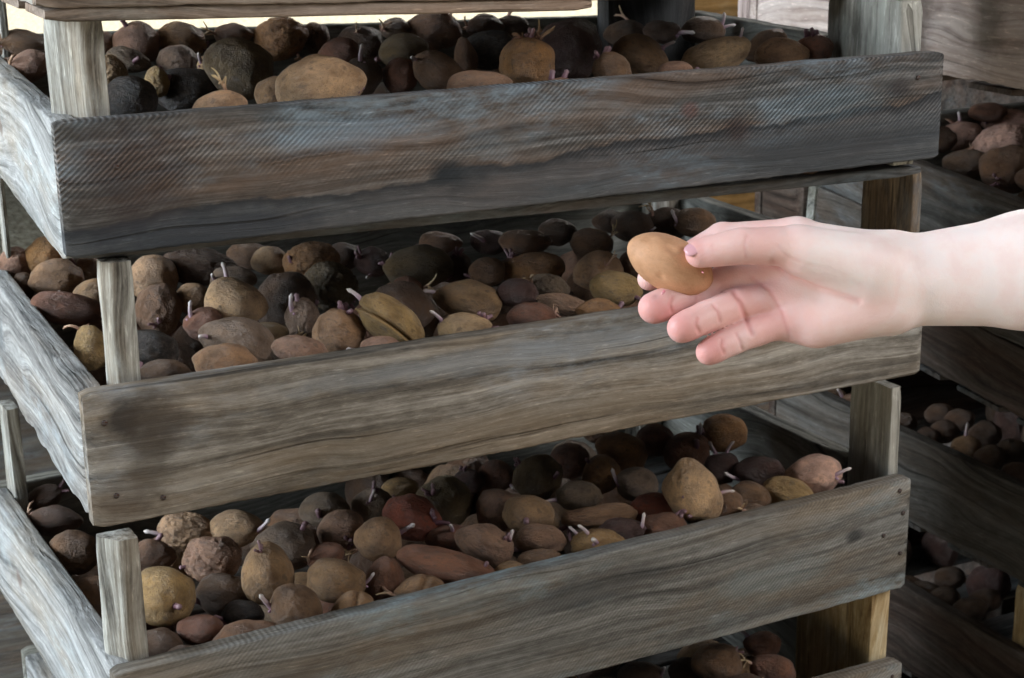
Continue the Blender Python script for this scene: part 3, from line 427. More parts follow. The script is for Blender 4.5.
def wood(name,dark,mid,light,patch=(.20,.25,.28),patch_amt=.4,warm=(.16,.09,.045),warm_amt=.3,saw=0,axis='X',seed=0,knots=(),
         stains=(),band=None,grain=1.0,fine=1.0,saw_z=None,rough=.8,wavy=1.0,gloss=.3):
    N=NT(name);co=N.co()
    if axis=='Z':co=N.map(co,rot=(0,math.pi/2,0))
    co0=co
    X,Y,Z=N.sep(co)[:3]
    off=N.map(co,loc=(seed*3.1,seed*1.7,seed*.9))
    warpf=N.noise(N.map(off,scale=(3.5,9,9)),1,2)
    wv=N.n('VectorMath',_operation='ADD');N.set(wv.inputs[0],off)
    cm=N.n('CombineXYZ');N.set(cm.inputs[2],N.math('MULTIPLY',N.math('SUBTRACT',warpf,.5),.085*wavy));N.set(wv.inputs[1],cm.outputs[0])
    w0=wv.outputs[0]
    g1=N.noise(N.map(w0,scale=(.9,46*grain,46*grain)),1.0,8,.68)
    g2=N.noise(N.map(w0,scale=(4,210*fine,210*fine)),1.0,4,.65)
    g3=N.noise(N.map(w0,scale=(45,150,150)),1.0,4,.7)
    g=N.math('ADD',N.math('MULTIPLY',g1,.52),N.math('ADD',N.math('MULTIPLY',g2,.30),N.math('MULTIPLY',g3,.18)))
    g=N.rng(g,.22,.78)
    c=N.ramp(g,[(.32,dark),(.48,mid),(.66,light)])
    big=N.noise(N.map(off,scale=(5,14,14)),1,5,.6)
    wf=N.math('MULTIPLY',N.rng(N.noise(N.map(off,scale=(4,22,22),loc=(9,3,5)),1,4,.6),.45,.66),warm_amt,clamp=True)
    c=N.mix(wf,c,N.mix(.5,warm,N.mix(1,warm,N.ramp(g,[(.3,.5),(.7,1.6)]),'MULTIPLY')))
    pf=N.math('MULTIPLY',N.rng(big,.50,.64),N.rng(N.noise(N.map(off,scale=(30,90,90)),1,5,.7),.40,.62),clamp=True)
    c=N.mix(N.math('MULTIPLY',pf,patch_amt),c,patch)
    if band:   # a wavy stain line; below it the board is greyer. band=(x-coeffs z0,slope,amp,belowcolor,strokewidth)
        z0,sl,amp,below,sw,bm=band
        n1=N.noise(N.map(N.n('CombineXYZ').outputs[0]) if False else N.map(co0,scale=(6,0,0),loc=(seed,0,0)),1,4,.6)
        line=N.math('ADD',N.math('ADD',z0,N.math('MULTIPLY',X,sl)),N.math('MULTIPLY',N.math('SUBTRACT',n1,.5),amp))
        d=N.math('SUBTRACT',Z,line)
        jit=N.math('MULTIPLY',N.math('SUBTRACT',N.noise(N.map(off,scale=(40,100,100)),1,4),.5),.012)
        d=N.math('ADD',d,jit)
        fb=N.rng(d,.001,-.003)
        c=N.mix(N.math('MULTIPLY',fb,bm),c,N.mix(.75,c,below))
        stroke=N.math('MULTIPLY',N.rng(d,.0015,-.001),N.rng(d,-sw,-.002),clamp=True)
        c=N.mix(N.math('MULTIPLY',stroke,.8),c,(.016,.018,.021))
    for (kx,kz,rx,rz,col,amt) in list(knots)+list(stains):
        dx=N.math('DIVIDE',N.math('SUBTRACT',X,kx),rx);dz=N.math('DIVIDE',N.math('SUBTRACT',Z,kz),rz)
        r2=N.math('SQRT',N.math('ADD',N.math('MULTIPLY',dx,dx),N.math('MULTIPLY',dz,dz)))
        r2=N.math('ADD',r2,N.math('MULTIPLY',N.math('SUBTRACT',N.noise(N.map(off,scale=(35,70,70)),1,4,.65),.5),1.3))
        k=N.rng(r2,1.1,.45)
        c=N.mix(N.math('MULTIPLY',k,amt),c,col)
    crk=N.rng(N.noise(N.map(w0,scale=(1.8,120,120),loc=(4,1,7)),1.0,3,.5),.36,.31)
    c=N.mix(N.math('MULTIPLY',crk,.6),c,N.mix(1,c,(.28,.26,.24),'MULTIPLY'))
    lt=N.rng(N.noise(N.map(w0,scale=(5,170,170),loc=(1,8,3)),1.0,4,.7),.60,.68)
    c=N.mix(N.math('MULTIPLY',lt,.45),c,N.mix(1,c,(1.7,1.7,1.7),'MULTIPLY'))
    h=N.math('SUBTRACT',g,N.math('MULTIPLY',crk,.4))
    if saw:
        dg=N.map(co0,rot=(0,math.radians(-48),0),scale=(1,1,1))
        sw=N.wave(dg,100,1.1,3,3,'X')
        m=N.rng(N.noise(N.map(off,scale=(7,18,18),loc=(2,2,2)),1,3),.36,.60)
        if saw_z:
            m=N.math('MULTIPLY',m,N.rng(Z,saw_z-.014,saw_z+.014),clamp=True)
        sm=N.math('MULTIPLY',m,saw)
        c=N.mix(N.math('MULTIPLY',sm,.75,clamp=True),c,N.mix(1,c,N.ramp(sw,[(.15,.50),(.85,1.65)]),'MULTIPLY'))
        h=N.math('ADD',h,N.math('MULTIPLY',N.math('MULTIPLY',sw,sm),.35))
    # little splinters and pores
    sp=N.rng(N.noise(N.map(off,scale=(60,420,420)),1,3,.6),.60,.70)
    c=N.mix(N.math('MULTIPLY',sp,.35),c,N.mix(1,c,(2.4,2.4,2.4),'MULTIPLY'))
    N.set(N.b.inputs['Base Color'],c);N.b.inputs['Roughness'].default_value=rough
    N.b.inputs['Specular IOR Level'].default_value=gloss
    N.set(N.b.inputs['Normal'],N.bump(h,.9,.0030))
    return N.m

# palette (linear) ---------------------------------------------------
DK=(.020,.019,.018)
W_top=wood('wood_sawn_dark',(.014,.013,.013),(.062,.058,.054),(.165,.16,.155),patch=(.19,.24,.28),patch_amt=.7,warm=(.14,.085,.055),warm_amt=.6,wavy=.7,saw=1.3,seed=1,
    band=(-.078,.055,.05,(.062,.070,.080),.010,.75),saw_z=-.060,
    knots=[(.290,-.064,.017,.012,(.008,.010,.012),1.0),(.30,-.066,.034,.014,(.03,.034,.038),.6),(.545,-.050,.014,.014,(.035,.022,.020),.7),(.705,-.028,.016,.010,(.03,.025,.025),.7),(.50,-.03,.01,.008,(.10,.03,.02),.5)],
    stains=[(.05,-.04,.05,.05,(.035,.020,.017),.6),(.10,-.088,.12,.018,(.022,.028,.038),.7),(.62,-.075,.12,.022,(.035,.038,.042),.6),(.21,-.025,.08,.015,(.17,.22,.27),.45),(.63,-.035,.07,.016,(.15,.20,.23),.35)])
W_second=wood('wood_brown_grained',(.030,.026,.022),(.140,.120,.098),(.34,.31,.27),patch=(.26,.28,.30),patch_amt=.55,warm=(.20,.14,.085),warm_amt=.5,seed=2,grain=.62,fine=.7,wavy=.55,
    knots=[(.028,-.022,.016,.020,(.020,.016,.014),.85),(.055,-.030,.030,.026,(.045,.032,.022),.7),(.025,-.085,.03,.02,(.05,.03,.02),.5)],
    stains=[(.045,-.05,.02,.05,(.05,.038,.028),.6),(.35,-.02,.25,.012,(.17,.18,.19),.6),(.30,-.075,.3,.012,(.19,.145,.10),.5),(.66,-.03,.10,.02,(.05,.045,.04),.5)])
W_third=wood('wood_grey_weathered',(.033,.031,.028),(.118,.110,.098),(.25,.24,.22),patch=(.25,.31,.33),patch_amt=.8,warm=(.17,.115,.065),warm_amt=.5,seed=3,grain=.8,wavy=.6,saw=.35,
    knots=[(.70,-.045,.012,.008,(.02,.02,.02),.8)],stains=[(.42,-.03,.10,.02,(.055,.055,.055),.6),(.60,-.065,.08,.018,(.20,.25,.26),.35),(.10,-.05,.12,.02,(.06,.05,.04),.5)])
W_upper=wood('wood_reddish_grained',(.06,.045,.035),(.19,.145,.115),(.32,.26,.22),patch=(.3,.3,.28),patch_amt=.4,warm=(.25,.15,.09),warm_amt=.4,seed=4)
W_side=wood('wood_pale_silvered',(.07,.07,.07),(.22,.22,.215),(.40,.40,.40),patch=(.45,.50,.52),patch_amt=.6,warm=(.34,.26,.17),warm_amt=.35,seed=5,knots=[(.30,-.05,.012,.010,(.12,.07,.05),.6)])
W_side2=wood('wood_silvered_streaky',(.05,.05,.05),(.20,.195,.19),(.40,.40,.39),patch=(.42,.47,.50),patch_amt=.6,warm=(.30,.22,.15),warm_amt=.3,seed=6,stains=[(.35,-.05,.03,.03,(.10,.11,.12),.6)])
W_inner=wood('wood_grey_inner',(.07,.07,.065),(.20,.20,.18),(.36,.36,.33),patch=(.26,.28,.25),patch_amt=.5,warm=(.15,.12,.07),warm_amt=.3,seed=7)
W_post=wood('wood_post_grey',(.03,.026,.022),(.19,.175,.15),(.44,.43,.39),patch=(.42,.44,.42),patch_amt=.5,warm=(.28,.20,.12),warm_amt=.4,axis='Z',seed=8,grain=1.3)
W_postbrown=wood('wood_post_brown',(.035,.025,.018),(.13,.095,.065),(.28,.21,.14),patch=(.12,.14,.16),patch_amt=.5,warm=(.25,.15,.07),warm_amt=.6,axis='Z',seed=9,grain=1.2)
W_postpale=wood('wood_post_pale',(.10,.095,.08),(.26,.25,.22),(.40,.39,.35),patch=(.34,.38,.34),patch_amt=.5,warm=(.25,.2,.14),warm_amt=.3,axis='Z',seed=10,grain=.8)
W_postnew=wood('wood_post_yellow',(.16,.10,.045),(.36,.26,.13),(.56,.46,.30),patch=(.5,.45,.34),patch_amt=.5,warm=(.42,.24,.09),warm_amt=.5,axis='Z',seed=11,grain=.9,knots=[(-.03,.0,.02,.004,(.03,.025,.02),.7)])
W_postdark=wood('wood_post_dark',(.03,.032,.028),(.085,.09,.075),(.16,.17,.14),patch=(.2,.23,.2),patch_amt=.5,warm=(.1,.08,.05),warm_amt=.3,axis='Z',seed=12)
W_dark=wood('wood_dark_weathered',(.018,.017,.016),(.056,.054,.050),(.12,.118,.112),patch=(.17,.20,.22),patch_amt=.5,warm=(.10,.06,.035),warm_amt=.4,seed=13)
W_dark2=wood('wood_dark_brown',(.018,.013,.010),(.055,.042,.034),(.11,.09,.078),patch=(.12,.13,.135),patch_amt=.35,warm=(.10,.045,.025),warm_amt=.4,seed=14)
W_dark3=wood('wood_dim_grey_brown',(.018,.016,.013),(.058,.052,.045),(.115,.108,.098),patch=(.13,.15,.16),patch_amt=.4,warm=(.08,.05,.03),warm_amt=.4,seed=19)
W_pink=wood('wood_pinkish_pale',(.20,.155,.14),(.42,.34,.31),(.58,.50,.46),patch=(.5,.45,.42),patch_amt=.3,warm=(.26,.17,.12),warm_amt=.4,seed=15,
    stains=[(.30,-.05,.045,.16,(.07,.05,.04),.75),(.17,-.03,.03,.05,(.05,.045,.03),.6)])
W_pinkpost=wood('wood_pink_post',(.16,.12,.11),(.36,.28,.26),(.5,.42,.40),patch_amt=.2,warm_amt=.1,seed=18,axis='Z')
W_edge=wood('wood_slat_dark',(.02,.02,.02),(.055,.055,.055),(.11,.11,.11),patch_amt=.3,warm_amt=.2,seed=16)
W_postshade=wood('wood_post_shaded',(.010,.010,.010),(.022,.022,.022),(.045,.045,.045),patch_amt=.1,warm_amt=.1,seed=17,axis='Z')  # near-black tone paints the shade on the top tray's back right post

def metal_mat(name,c,r=.6):
    N=NT(name);N.b.inputs['Metallic'].default_value=.7
    N.set(N.b.inputs['Base Color'],N.mix(N.rng(N.noise(N.co(),900,3),.4,.6),c,(.06,.025,.012)));N.b.inputs['Roughness'].default_value=r;return N.m
M_nail=metal_mat('rusty_steel',(.10,.09,.09))

def nail_mesh(r=.0022,h=.0012):
    v=[];f=[];n=14
    for ring,(rr,y) in enumerate(((r,0),(r,-h*.6),(r*.8,-h),(0.0001,-h*1.1))):
        for k in range(n):
            a=2*math.pi*k/n;v.append((rr*math.cos(a),y,rr*math.sin(a)))
    for j in range(3):
        for k in range(n):
            f.append((j*n+k,j*n+(k+1)%n,(j+1)*n+(k+1)%n,(j+1)*n+k))
    f.append(tuple(range(3*n,4*n)));f.append(tuple(range(n-1,-1,-1)))
    me=mesh('nail',v,f);me.materials.append(M_nail);return me
NAIL=nail_mesh()

# ------------------------------------------------------------------ trays
def tray(loc,yaw,W,D,H,label,front,side,inner,posts,seed,group=None,roll=0,pitch=0,HL=None,HR=None,slat=W_edge,back_lean=0,nails=(),chip=None,top_face=None,slat_x=None,slat_t=(0,0),slat_y0=.006,back_mat=None,planks=1,rp=None,back_up=0):
    """posts: list of (polygon in tray plan, z0, z1, material)"""
    T=.018
    r=empty('potato_tray' if planks==1 else 'wooden_box',(loc[0],loc[1],loc[2]+Z0),(pitch,roll,yaw))
    tag(r,label,'tray' if planks==1 else 'box',group)
    ph=H/planks
    for q in range(planks):
        z=-q*ph;hh=ph-(.002 if planks>1 else 0)
        fb=link('front_board',plank_mesh(W,hh,T,seed+q,HL if planks==1 else None,HR if planks==1 else None),front,r,(0,0,z))
        if q==0:
            for (nx,nz_) in nails:
                link('nail',NAIL,None,fb,(nx,0.0002,nz_))
        link('back_board',plank_mesh(W,hh+back_up,T,seed+11+q,lean=-back_up*1.22),back_mat or inner,r,(0,D-T,z+back_up))
        # side boards run along y, their outer face is away from the tray
        lb=link('side_board',plank_mesh(D-2*T,hh,T,seed+23+q,rag_bot=.0016,chip=chip),side if not isinstance(side,tuple) else side[q%len(side)],r,(T,T,z),(0,0,math.pi/2))
        dp=(rp[2]+.0012) if rp else 0
        rb=link('side_board',plank_mesh(D-2*T-dp,hh,T,seed+31+q),inner,r,(W,T+dp,z),(0,0,math.pi/2))
    if rp:posts=list(posts)+[(box(rp[0],T+.0006,rp[1],T+rp[2]),-H+.002,rp[3],rp[4])]
    ns=5
    for k in range(ns):
        y0=slat_y0+(D-.08-slat_y0*2)*k/(ns-1) if ns>1 else 0
        xa,xb=(0.004,W-.004) if not(slat_x and k==0) else slat_x
        link('base_slat',plank_mesh(xb-xa,.0095,.076,seed+41+k,rag_top=.0002,rag_bot=.0002,n=30,bow=.0006),slat,r,(xa,y0,-H-.0003+slat_t[0]),(0,-math.atan2(slat_t[1]-slat_t[0],W),0))
    for k,(poly,z0,z1,m) in enumerate(posts):
        link('corner_post',prism_mesh(poly,z0,z1,seed+60+k,groove=.0012),m,r)
    return r
def box(x0,y0,x1,y1):return [(x0,y0),(x1,y0),(x1,y1),(x0,y1)]
def lpost(xf0,xf1,c,d=.034):    # left front post: flat front between xf0..xf1 and a chamfer of size c towards the left
    return [(xf0,.0185),(xf1,.0185),(xf1,.0185+d),(xf0-c,.0185+d),(xf0-c,.0185+c*1.35)]
def rpost(x0,x1,c,W,d=.034):    # right front post with a narrow chamfered flank on the right
    return [(x0,.0185),(x1,.0185),(x1+c,.0185+c*.85),(x1+c,.0185+d),(x0,.0185+d)]
GB='trays deep in the stack'
ZP=.0855   # posts reach the base of the tray above
Hm=.1019;Dm=.4444
def backposts(W,m,D=Dm,H=Hm,zp=ZP):return [(box(.0185,D-.052,.031,D-.0185),-H+.002,zp,m),(box(W-.050,D-.052,W-.0185,D-.0185),-H+.002,zp,m)]
# tray above the frame (only its underside edge shows)
tray((-.004,.004,.1783),-.012,.755,.440,Hm,'weathered tray at the very top of the stack, cut off by the picture edge',W_upper,W_side,W_inner,
     [(lpost(.03,.05,.02),-Hm+.002,ZP,W_post),]+backposts(.755,W_post),100,roll=math.radians(2.0),slat=W_upper,slat_x=(.006,.4225),slat_y0=.004)
tray((-.0004,.0194,-.0032),-.0481,.7515,Dm,Hm,'top full tray with dark diagonally saw-marked front board',W_top,W_side,W_inner,
     [(lpost(.0275,.0425,.0215,.034),-Hm+.002,ZP-.016,W_post),
      (box(.0185,Dm-.040,.0255,Dm-.0185),-Hm+.002,ZP-.02,W_post),(box(.628,Dm-.046,.7325,Dm-.0185),-Hm+.002,.046,W_postshade)],200,rp=(.7174,.7405,.112,.043,W_postpale),
     HL=Hm-.0052,HR=Hm-.0095,back_up=.0172,roll=math.radians(-.25),nails=[(.724,-.020),(.040,-.034)],slat_y0=.0185,slat_t=(.0085,.0005))
tray((-.0009,.0042,-.1966),-.0054,.7592,Dm,Hm,'second tray with brown wavy-grained front board and dark knot at its left end',W_second,W_side2,W_inner,
     [(lpost(.0315,.0475,.006,.020),-Hm+.002,ZP+.004,W_post)]+backposts(.7592,W_post)[1:]+[(box(.0185,Dm-.04,.0235,Dm-.0185),-Hm+.002,ZP,W_post)],300,slat_y0=.0185,slat_t=(.0085,.0065),rp=(.7535,.7645,.074,ZP,W_postbrown),
     HL=Hm+.0015,HR=Hm-.0016,nails=[(.014,-.023),(.018,-.080),(.052,-.088)],
     chip=lambda t:.012*max(0,noise.noise(Vector((t*9,3.3,0))))+.004*max(0,noise.noise(Vector((t*33,1.3,0)))))
tray((-.0016,-.0258,-.4041),.0469,.7672,Dm,Hm,'third tray with grey weathered front board, light post at its right',W_third,W_side,W_inner,
     [(lpost(.0165,.0315,.0125,.024),-Hm+.002,ZP+.010,W_post)]+backposts(.7672,W_post),400,slat_y0=.0185,slat_t=(.0085,.0035),rp=(.7533,.7658,.060,ZP,W_postpale),
     HL=Hm,HR=Hm+.012,nails=[(.735,-.052),(.758,-.034),(.757,-.075),(.752,-.010)])
tray((.0029,.0022,-.5959),.0066,.7611,Dm,Hm,'lowest visible tray with a wide new yellowish post at its right',W_third,W_side,W_inner,
     [(lpost(.0285,.0475,.012,.040),-Hm+.002,ZP-.002,W_post)]+backposts(.7611,W_post),500,slat_y0=.0185,slat_t=(.008,.006),rp=(.7341,.7565,.120,ZP-.002,W_postnew),nails=[(.748,-.012)])
for i,z in enumerate((-.7985,-1.0000)):
    tray((.001,.003,z),.004*(-1)**i,.76,Dm,Hm,'plain weathered tray low in the stack, below the picture',W_third,W_side2,W_inner,
     [(lpost(.0285,.0475,.012,.040),-Hm+.002,ZP+.002,W_post),(rpost(.70,.735,.006,.76),-Hm+.002,ZP+.002,W_post)]+backposts(.76,W_post,zp=ZP+.002),600+i*60,group=GB)
# right hand stack: pale box, dark tall box, open trays
XR=1.0702
def rs_posts(W,D,H,zp,m,m1=None):
    return [(box(.0185,.0185,.055,.098 if m1 else .075),-H+.002,zp,m1 or m),(box(W-.055,.0185,W-.0185,.075),-H+.002,zp,m),(box(.0185,D-.06,.055,D-.0185),-H+.002,zp,m),(box(W-.055,D-.06,W-.0185,D-.0185),-H+.002,zp,m)]
tray((XR,.10,.2235),0,.46,.652,.312,'pale pinkish plank box with a dark diagonal stain, on top of the right-hand stack',W_pink,W_pink,W_pink,rs_posts(.46,.652,.312,.03,W_postpale)+[(box(.0,.6535,.035,.68),-.30,.03,W_pinkpost)],700,slat=W_dark2,planks=3)
tray((XR,.10,-.2215),0,.46,.50,.24,'dark weathered deep box with sprouting potatoes, in the right-hand stack',W_dark,(W_dark,W_dark,W_dark2),W_dark2,
     rs_posts(.46,.50,.24,.113,W_dark2)[:2]+rs_posts(.46,.50,.24,.070,W_dark2)[2:],760,planks=3,pitch=math.radians(5.3),back_mat=W_inner)  # paler back board stands in for backlight on its top edge
tray((XR,.613,-.255),0,.46,.115,.195,'narrow dark plank crate standing behind the deep box, mostly hidden by the hand',W_dark2,W_dark2,W_dark2,[],950,slat=W_dark2,planks=3)
tray((XR,.10,-.533),0,.46,.58,.112,'dim tray whose grey side board lies behind the third tray’s right post',W_dark2,W_dark3,W_dark2,rs_posts(.46,.58,.112,.062,W_dark2),820)
tray((XR,.10,-.734),0,.46,.58,.112,'dark brown tray at bottom right with a yellow corner post',W_dark2,W_dark2,W_dark2,rs_posts(.46,.58,.112,.076,W_dark2,W_postnew),860)
tray((XR,.10,-.934),0,.46,.58,.168,'dark deep tray at the foot of the right-hand stack',W_dark2,W_dark2,W_dark2,rs_posts(.46,.58,.168,.076,W_dark2),900)

# ------------------------------------------------------------------ potatoes
def potato_mat(smooth=False):
    N=NT('potato_skin');co=N.co();oi=N.n('ObjectInfo');base=oi.outputs['Color'];rnd=oi.outputs['Random']
    o=N.n('VectorMath',_operation='ADD');N.set(o.inputs[0],co);cm=N.n('CombineXYZ')
    N.set(cm.inputs[0],N.math('MULTIPLY',rnd,37));N.set(cm.inputs[1],N.math('MULTIPLY',rnd,11));N.set(o.inputs[1],cm.outputs[0]);v=o.outputs[0]
    n1=N.noise(v,1.6,5,.6);n2=N.noise(v,7,4,.6);n3=N.noise(v,28,3,.6)
    base=N.mix(1,base,(.66,.555,.475),'MULTIPLY')
    c=N.mix(1,base,N.ramp(n1,[(.32,(.52,.48,.44)),(.50,(.95,.95,.95)),(.68,(1.35,1.30,1.20))]),'MULTIPLY')
    # dusty soil film
    c=N.mix(N.math('MULTIPLY',N.rng(n2,.46,.66),.45),c,N.mix(.5,base,(.17,.125,.09)))
    # scurf and dark pits
    c=N.mix(N.math('MULTIPLY',N.rng(n3,.56,.66),.50),c,(.08,.058,.043))
    n4=N.noise(v,3.2,3,.5)
    c=N.mix(N.math('MULTIPLY',N.rng(n4,.58,.68),.55),c,(.07,.052,.042))
    net=N.n('TexVoronoi',_feature='DISTANCE_TO_EDGE');N.set(net.inputs['Vector'],v);net.inputs['Scale'].default_value=9
    h=N.math('ADD',N.math('MULTIPLY',n2,.7),N.math('MULTIPLY',n3,.25))
    if smooth:c=N.mix(.75,c,N.mix(1,base,N.ramp(n1,[(.35,(.9,.86,.80)),(.65,(1.1,1.08,1.05))]),'MULTIPLY'))
    N.set(N.b.inputs['Base Color'],c);N.b.inputs['Roughness'].default_value=.6 if smooth else .48;N.b.inputs['Specular IOR Level'].default_value=.3 if smooth else .45
    N.set(N.b.inputs['Normal'],N.bump(h,.15 if smooth else .5,.12));return N.m
M_pot=potato_mat();M_smooth=potato_mat(True)
def sprout_mat(name,base,tip):
    N=NT(name);co=N.co();z=N.sep(co)[2]
    c=N.mix(N.rng(z,.0,.012),base,tip);c=N.mix(N.math('MULTIPLY',N.noise(co,500,2),.5),c,N.mix(.5,c,base))
    N.set(N.b.inputs['Base Color'],c);N.b.inputs['Roughness'].default_value=.5;N.b.inputs['Subsurface Weight'].default_value=.0;return N.m
M_sp=sprout_mat('sprout_purple',(.15,.065,.085),(.36,.25,.25))
M_sw=sprout_mat('sprout_white',(.34,.20,.26),(.72,.68,.60))
M_sf=sprout_mat('sprout_straw',(.30,.15,.12),(.55,.42,.22))

def potato_mesh(seed,kind=''):
    rnd=random.Random(seed);bm=bmesh.new();bmesh.ops.create_icosphere(bm,subdivisions=5,radius=1)
    off=Vector((rnd.uniform(0,50),rnd.uniform(0,50),rnd.uniform(0,50)))
    eyes=[]
    for k in range(rnd.randint(6,9)):
        e=Vector((rnd.gauss(0,1),rnd.gauss(0,1),rnd.gauss(0,1))).normalized();eyes.append((e,rnd.uniform(.09,.16)))
    wr=kind=='w';bend=rnd.uniform(-.12,.12);tap=rnd.uniform(-.14,.14)
    for v in bm.verts:
        d=v.co.normalized();r=1.0
        r+=(.12*noise.noise(d*1.1+off)+.06*noise.noise(d*2.3+off))*(.35 if kind=='h' else 1)
        r+=.010*noise.noise(d*7+off)
        for e,s in eyes:
            a=(d-e).length
            if a<s*3:
                r-=.045*math.exp(-(a/s)**2);r+=.018*math.exp(-((a-s*1.5)/(s*.7))**2)
        if wr:
            n=noise.noise(d*3.2+off*1.3);r-=.09*(1-min(1,abs(n)*6))
            n=noise.noise(d*7.5+off*.7);r-=.045*(1-min(1,abs(n)*5));r+=.02*noise.noise(d*16+off)
        if kind=='c' : # a cleft down the middle
            r-=.20*math.exp(-((d.x+.25*d.y-.05)/.12)**2)*max(0,.5-d.z)*.9
        if kind=='s' : # a long gash with raised pale lips
            q=d.y-.12-.25*d.x*d.x
            r-=.26*math.exp(-(q/.07)**2)*(1 if d.z<.4 else 0);r+=.07*math.exp(-((q-.17)/.06)**2)*(1 if d.z<.4 else 0)
        p=d*r
        p.y*=1+tap*p.x;p.z*=1+tap*p.x;p.y+=bend*(p.x*p.x-.4)
        v.co=p
    me=bpy.data.meshes.new('potato');bm.to_mesh(me);bm.free()
    for p in me.polygons:p.use_smooth=True
    me.materials.append(M_pot);return me
PM={'':[potato_mesh(i) for i in range(9)],'w':[potato_mesh(20+i,'w') for i in range(4)],'c':[potato_mesh(31,'c')],'s':[potato_mesh(41,'s')]}
def tube(pts,rad,n=7):
    v=[];f=[];pts=[Vector(p) for p in pts];up=Vector((.3,1,.1)).normalized()
    for i,p in enumerate(pts):
        t=(pts[min(i+1,len(pts)-1)]-pts[max(i-1,0)]).normalized();a=t.cross(up).normalized();b=t.cross(a)
        for k in range(n):
            an=2*math.pi*k/n;v.append(p+(a*math.cos(an)+b*math.sin(an))*rad[i])
    for i in range(len(pts)-1):
        for k in range(n):
            a=i*n+k;b=i*n+(k+1)%n;f.append((a,b,b+n,a+n))
    f.append(tuple(range(n-1,-1,-1)));f.append(tuple(range((len(pts)-1)*n,len(pts)*n)))
    return v,f
def sprout_mesh(kind,seed):
    rnd=random.Random(seed*13+5);V=[];F=[]
    def add(v,f):
        o=len(V);V.extend(v);F.extend([tuple(i+o for i in q) for q in f])
    def shoot(L,r,curl,lean,base=Vector((0,0,-.003)),knob=False):
        n=9;pts=[];rad=[];a=rnd.uniform(0,6.28);d=Vector((math.cos(a)*lean,math.sin(a)*lean,1)).normalized();p=base.copy()
        ax=Vector((rnd.gauss(0,1),rnd.gauss(0,1),0)).normalized()
        for i in range(n):
            t=i/(n-1);pts.append(p.copy());rr=r*(1.25-.55*t)*(1+(.35 if knob and i==n-2 else 0))
            if i==n-1:rr=r*.25
            rad.append(rr);d=Quaternion(ax,curl/n)@d;p=p+d*L/(n-1)
        add(*tube(pts,rad))
        return pts
    if kind=='s':shoot(.009,.0019,.4,.2,knob=True)
    elif kind=='w':
        p=shoot(.015,.0014,.7,.3,knob=True);shoot(.005,.0011,.2,1.1)
    elif kind=='c':
        for k in range(5):shoot(rnd.uniform(.006,.013),rnd.uniform(.0011,.0016),rnd.uniform(-.8,.8),rnd.uniform(.2,1.0),knob=True)
    elif kind=='f':
        p=shoot(.019,.0010,rnd.uniform(1.2,2.6),.4,knob=True)
        for k in range(4):shoot(rnd.uniform(.005,.011),.0006,rnd.uniform(-2,2),1.2,base=p[rnd.randint(1,5)])
    me=mesh('sprout',V,F)
    for p in me.polygons:p.use_smooth=True
    me.materials.append({'s':M_sp,'w':M_sw,'c':M_sp,'f':M_sf}[kind]);return me
SM={k:[sprout_mesh(k,i) for i in range(4)] for k in 'swcf'}
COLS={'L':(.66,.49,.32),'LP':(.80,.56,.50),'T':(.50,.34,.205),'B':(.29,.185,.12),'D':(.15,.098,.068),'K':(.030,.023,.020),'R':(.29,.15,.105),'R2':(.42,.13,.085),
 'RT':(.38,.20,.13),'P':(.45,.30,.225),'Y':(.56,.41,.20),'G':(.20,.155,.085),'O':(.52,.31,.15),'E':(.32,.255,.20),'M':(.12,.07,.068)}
CN={'L':'pale tan','LP':'pale pinkish','T':'tan','B':'brown','D':'dark brown','K':'blackish','R':'reddish brown','R2':'red','RT':'tan and red','P':'pinkish tan','Y':'yellowish','G':'olive brown','O':'orange tan','E':'greyish brown','M':'dark purplish'}
TN={'0':'top full tray','1':'second tray','2':'third tray','3':'lowest tray','A':'right-hand deep box','C':'right-hand open tray','D':'bottom right tray'}
TD={'0':.444,'1':.444,'2':.444,'3':.444,'A':.5,'C':.58,'D':.58}
ORD='first second third fourth fifth sixth seventh eighth ninth tenth eleventh twelfth thirteenth fourteenth fifteenth sixteenth seventeenth eighteenth nineteenth twentieth'.split()
ORD+=['twenty-'+x for x in ORD[:9]]+['thirtieth']
rows={}
CAMP=(-.2226,-1.1459)
for i,r in enumerate(POT):
    if r[1]==0:
        row=['front','middle','back'][min(2,max(0,int(r[13]/TD[r[0]]*3)))] if r[13] is not None else 'front'
        # bearing from the viewer orders them left to right
        b=math.atan2(r[2]-CAMP[0],r[3]-CAMP[1]);rows.setdefault((r[0],row),[]).append((b,i))
rank={}
for k,l in rows.items():
    for n_,(b,i) in enumerate(sorted(l)):rank[i]=(k[1],n_,len(l))
rnd=random.Random(77)
UNSEEN=set()
